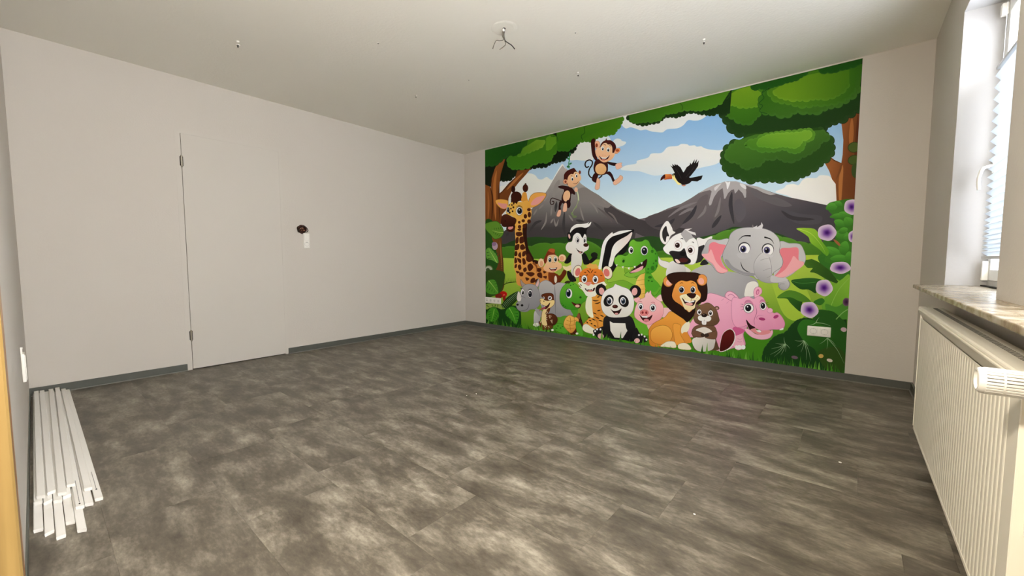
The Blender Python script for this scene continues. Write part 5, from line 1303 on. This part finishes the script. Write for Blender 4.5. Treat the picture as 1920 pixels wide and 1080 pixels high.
A.F('printed_beaver'); A.Z(1140, 535)
P_('1670,990 1685,850 1720,730 1780,670 1850,653 1908,720 1905,830 1850,930 1760,985', '#e6e0de'); P_('1676,982 1690,850 1722,735 1780,677 1845,660 1895,722 1892,825 1835,920 1750,975', '#5c1310', g=(1750, 700, 1780, 960, '#430b0a'))
P_('1255,720 1270,650 1330,600 1450,588 1580,600 1632,680 1622,800 1652,900 1645,970 1300,970 1290,820', '#6d513d', g=(1400, 620, 1450, 950, '#57402f'))
P_('1278,800 1400,768 1592,790 1602,880 1562,965 1420,995 1320,965 1268,870', '#dad7d0', g=(1350, 800, 1500, 980, '#bfbcb6')); P_('1318,672 1380,638 1460,628 1542,670 1552,702 1450,735 1380,714', '#dfdad3')
P_('1252,722 1300,678 1425,720 1442,772 1320,775', '#6c4e3a', ol=('#4a3424', 5)); P_('1458,732 1560,700 1634,688 1624,795 1540,805 1458,782', '#6c4e3a', ol=('#4a3424', 5)); E_(1420, 745, 30, 27, '#33261f'); E_(1480, 748, 36, 29, '#33261f')
E_(1335, 316, 26, 32, '#6c4f3d', ol=('#4a3426', 5)); E_(1632, 342, 36, 28, '#6c4f3d', ol=('#4a3426', 5)); E_(1634, 344, 20, 16, '#b98a84')
P_('1285,500 1300,420 1350,320 1430,280 1500,262 1570,300 1632,380 1662,480 1668,540 1600,602 1450,604 1330,572', '#7a5c43', g=(1430, 300, 1500, 600, '#5c4431'), ol=('#453122', 5))
eye(1370, 400, 34, 42, 2, 2, .48); eye(1540, 416, 37, 45, -2, 2, .48); L_('1350,345 1385,330', 12, '#3a281c', 'b', sm=False); L_('1530,350 1560,362', 12, '#3a281c', 'b', sm=False)
E_(1440, 540, 48, 26, '#2a1512'); E_(1400, 492, 52, 42, '#ece8e2', 15); E_(1496, 500, 54, 44, '#ece8e2', -10); P_('1410,530 1440,525 1475,532 1472,585 1440,592 1412,580', '#f6f4f0'); L_('1442,530 1442,588', 4, '#b9b4ae', sm=False); E_(1445, 450, 43, 28, '#1d110f'); E_(1435, 440, 14, 7, '#6a5a54', n=8)

# ---------------------------------------------------------------- grass along the skirting
A.F('printed_grass'); A.Z(0, 0, 1)
rg = random.Random(11)
def yb(x): return 605 + (x - 911) * 96 / 673.0
x = 906
while x < 1592:
    dens = 1.0
    h = rg.uniform(6, 17) * (1.15 if x > 1360 else (.55 if 1040 < x < 1360 else 1.0)); w = rg.uniform(2.2, 4.5); lean = rg.uniform(-6, 6)
    c = rg.choice(['#27561a', '#3b7a1c', '#1c4512', '#5f9a34', '#4a8a24', '#2d6618'])
    b = yb(x) + 5
    P_([(x - w, b), (x + lean * .4, b - h * .55), (x + lean, b - h - 4), (x + w * .6 + lean * .3, b - h * .4), (x + w, b)], c, sm=False)
    x += rg.uniform(1.6, 4.2) if not (1040 < x < 1360) else rg.uniform(3, 8)
for (px_, h) in ((1128, 22), (1137, 16), (1163, 24), (1205, 18), (1300, 15), (1316, 22), (1325, 26), (1411, 24), (1398, 20), (1470, 22), (1500, 26), (1482, 18), (1535, 20)):
    b = yb(px_) + 4; P_([(px_ - 3, b), (px_ - .5, b - h * .6), (px_ + 1.5, b - h), (px_ + 2, b - h * .5), (px_ + 4, b)], rg.choice(['#3f7f20', '#6aa23e', '#2a5c18']), sm=False)
for (px_, dy) in ((1036, 4), (1082, 4)): E_(px_, yb(px_) - dy, 2.6, 2.0, '#eeeada', n=10)

# ---------------------------------------------------------------- build the print
def clip_poly(P, C):
    pts = [(p[0], p[1], c) for p, c in zip(P, C)]
    for ax, lim, sg in ((0, MX0, 1), (0, MX1, -1), (1, MZ0, 1), (1, MZ1, -1)):
        out = []; n = len(pts)
        for i in range(n):
            a, b = pts[i], pts[(i + 1) % n]; da, db = (a[ax] - lim) * sg, (b[ax] - lim) * sg
            if da >= 0: out.append(a)
            if (da >= 0) != (db >= 0):
                t = da / (da - db); out.append((a[0] + (b[0] - a[0]) * t, a[1] + (b[1] - a[1]) * t, mixc(a[2], b[2], t)))
        pts = out
        if len(pts) < 3: return None
    return pts
def to_wall(u, v):
    d = ray(u, v); t = YB / d.y; return (d.x * t, CAM_H + d.z * t)
mm = bpy.data.materials.new('mural_print'); mm.use_nodes = True
_b = mm.node_tree.nodes['Principled BSDF']; _b.inputs['Roughness'].default_value = 0.6; _b.inputs['Specular IOR Level'].default_value = 0.12
_a = mm.node_tree.nodes.new('ShaderNodeAttribute'); _a.attribute_name = 'print'; mm.node_tree.links.new(_a.outputs['Color'], _b.inputs['Base Color'])
boxes = np.zeros((len(A.items), 4)); lev = np.zeros(len(A.items), int); figs = {}
for i, (fg, V, Fc, C) in enumerate(A.items):
    Wl = [to_wall(*p) for p in V]; ar = np.array(Wl)
    boxes[i] = (ar[:, 0].min(), ar[:, 0].max(), ar[:, 1].min(), ar[:, 1].max())
    if i:
        b = boxes[:i]; o = (b[:, 0] < boxes[i, 1]) & (b[:, 1] > boxes[i, 0]) & (b[:, 2] < boxes[i, 3]) & (b[:, 3] > boxes[i, 2])
        lev[i] = lev[:i][o].max() + 1 if o.any() else 0
    rec = figs.setdefault(fg, ([], [], []))
    for f in Fc:
        pts = clip_poly([Wl[k] for k in f], [C[k] for k in f])
        if not pts: continue
        base = len(rec[0])
        rec[0].extend((p[0], -0.0012 - lev[i] * 1.3e-5, p[1]) for p in pts)
        rec[1].append(tuple(range(base, base + len(pts))))
        rec[2].extend(p[2] for p in pts)
print('mural items', len(A.items), 'levels', lev.max())
mu = empty('wall_mural', (0, YB, 0)); tag(mu, 'colourful jungle mural of cartoon animals covering the far wall', 'mural')
MB().box(MX0, MX1, -.0011, 0, MZ0, MZ1).build('wallpaper', M['white'], mu)
for fg, (V, Fc, C) in figs.items():
    fg = fg.split('#')[0]
    me = bpy.data.meshes.new(fg); me.from_pydata(V, [], Fc)
    at_ = me.color_attributes.new('print', 'FLOAT_COLOR', 'POINT')
    arr = np.ones((len(V), 4), np.float32); arr[:, :3] = np.clip(np.array(C) * GAIN * (.84 if fg in ('printed_tree', 'printed_canopy') else 1.0), 0, .95); at_.data.foreach_set('color', arr.ravel())
    o = link(fg, me, mm, mu)
    if fg == 'printed_grass': o['kind'] = 'stuff'
    o['label'] = fg.replace('_', ' ') + (' on the mural' if fg != 'backdrop' else ' of sky, mountains and meadow')
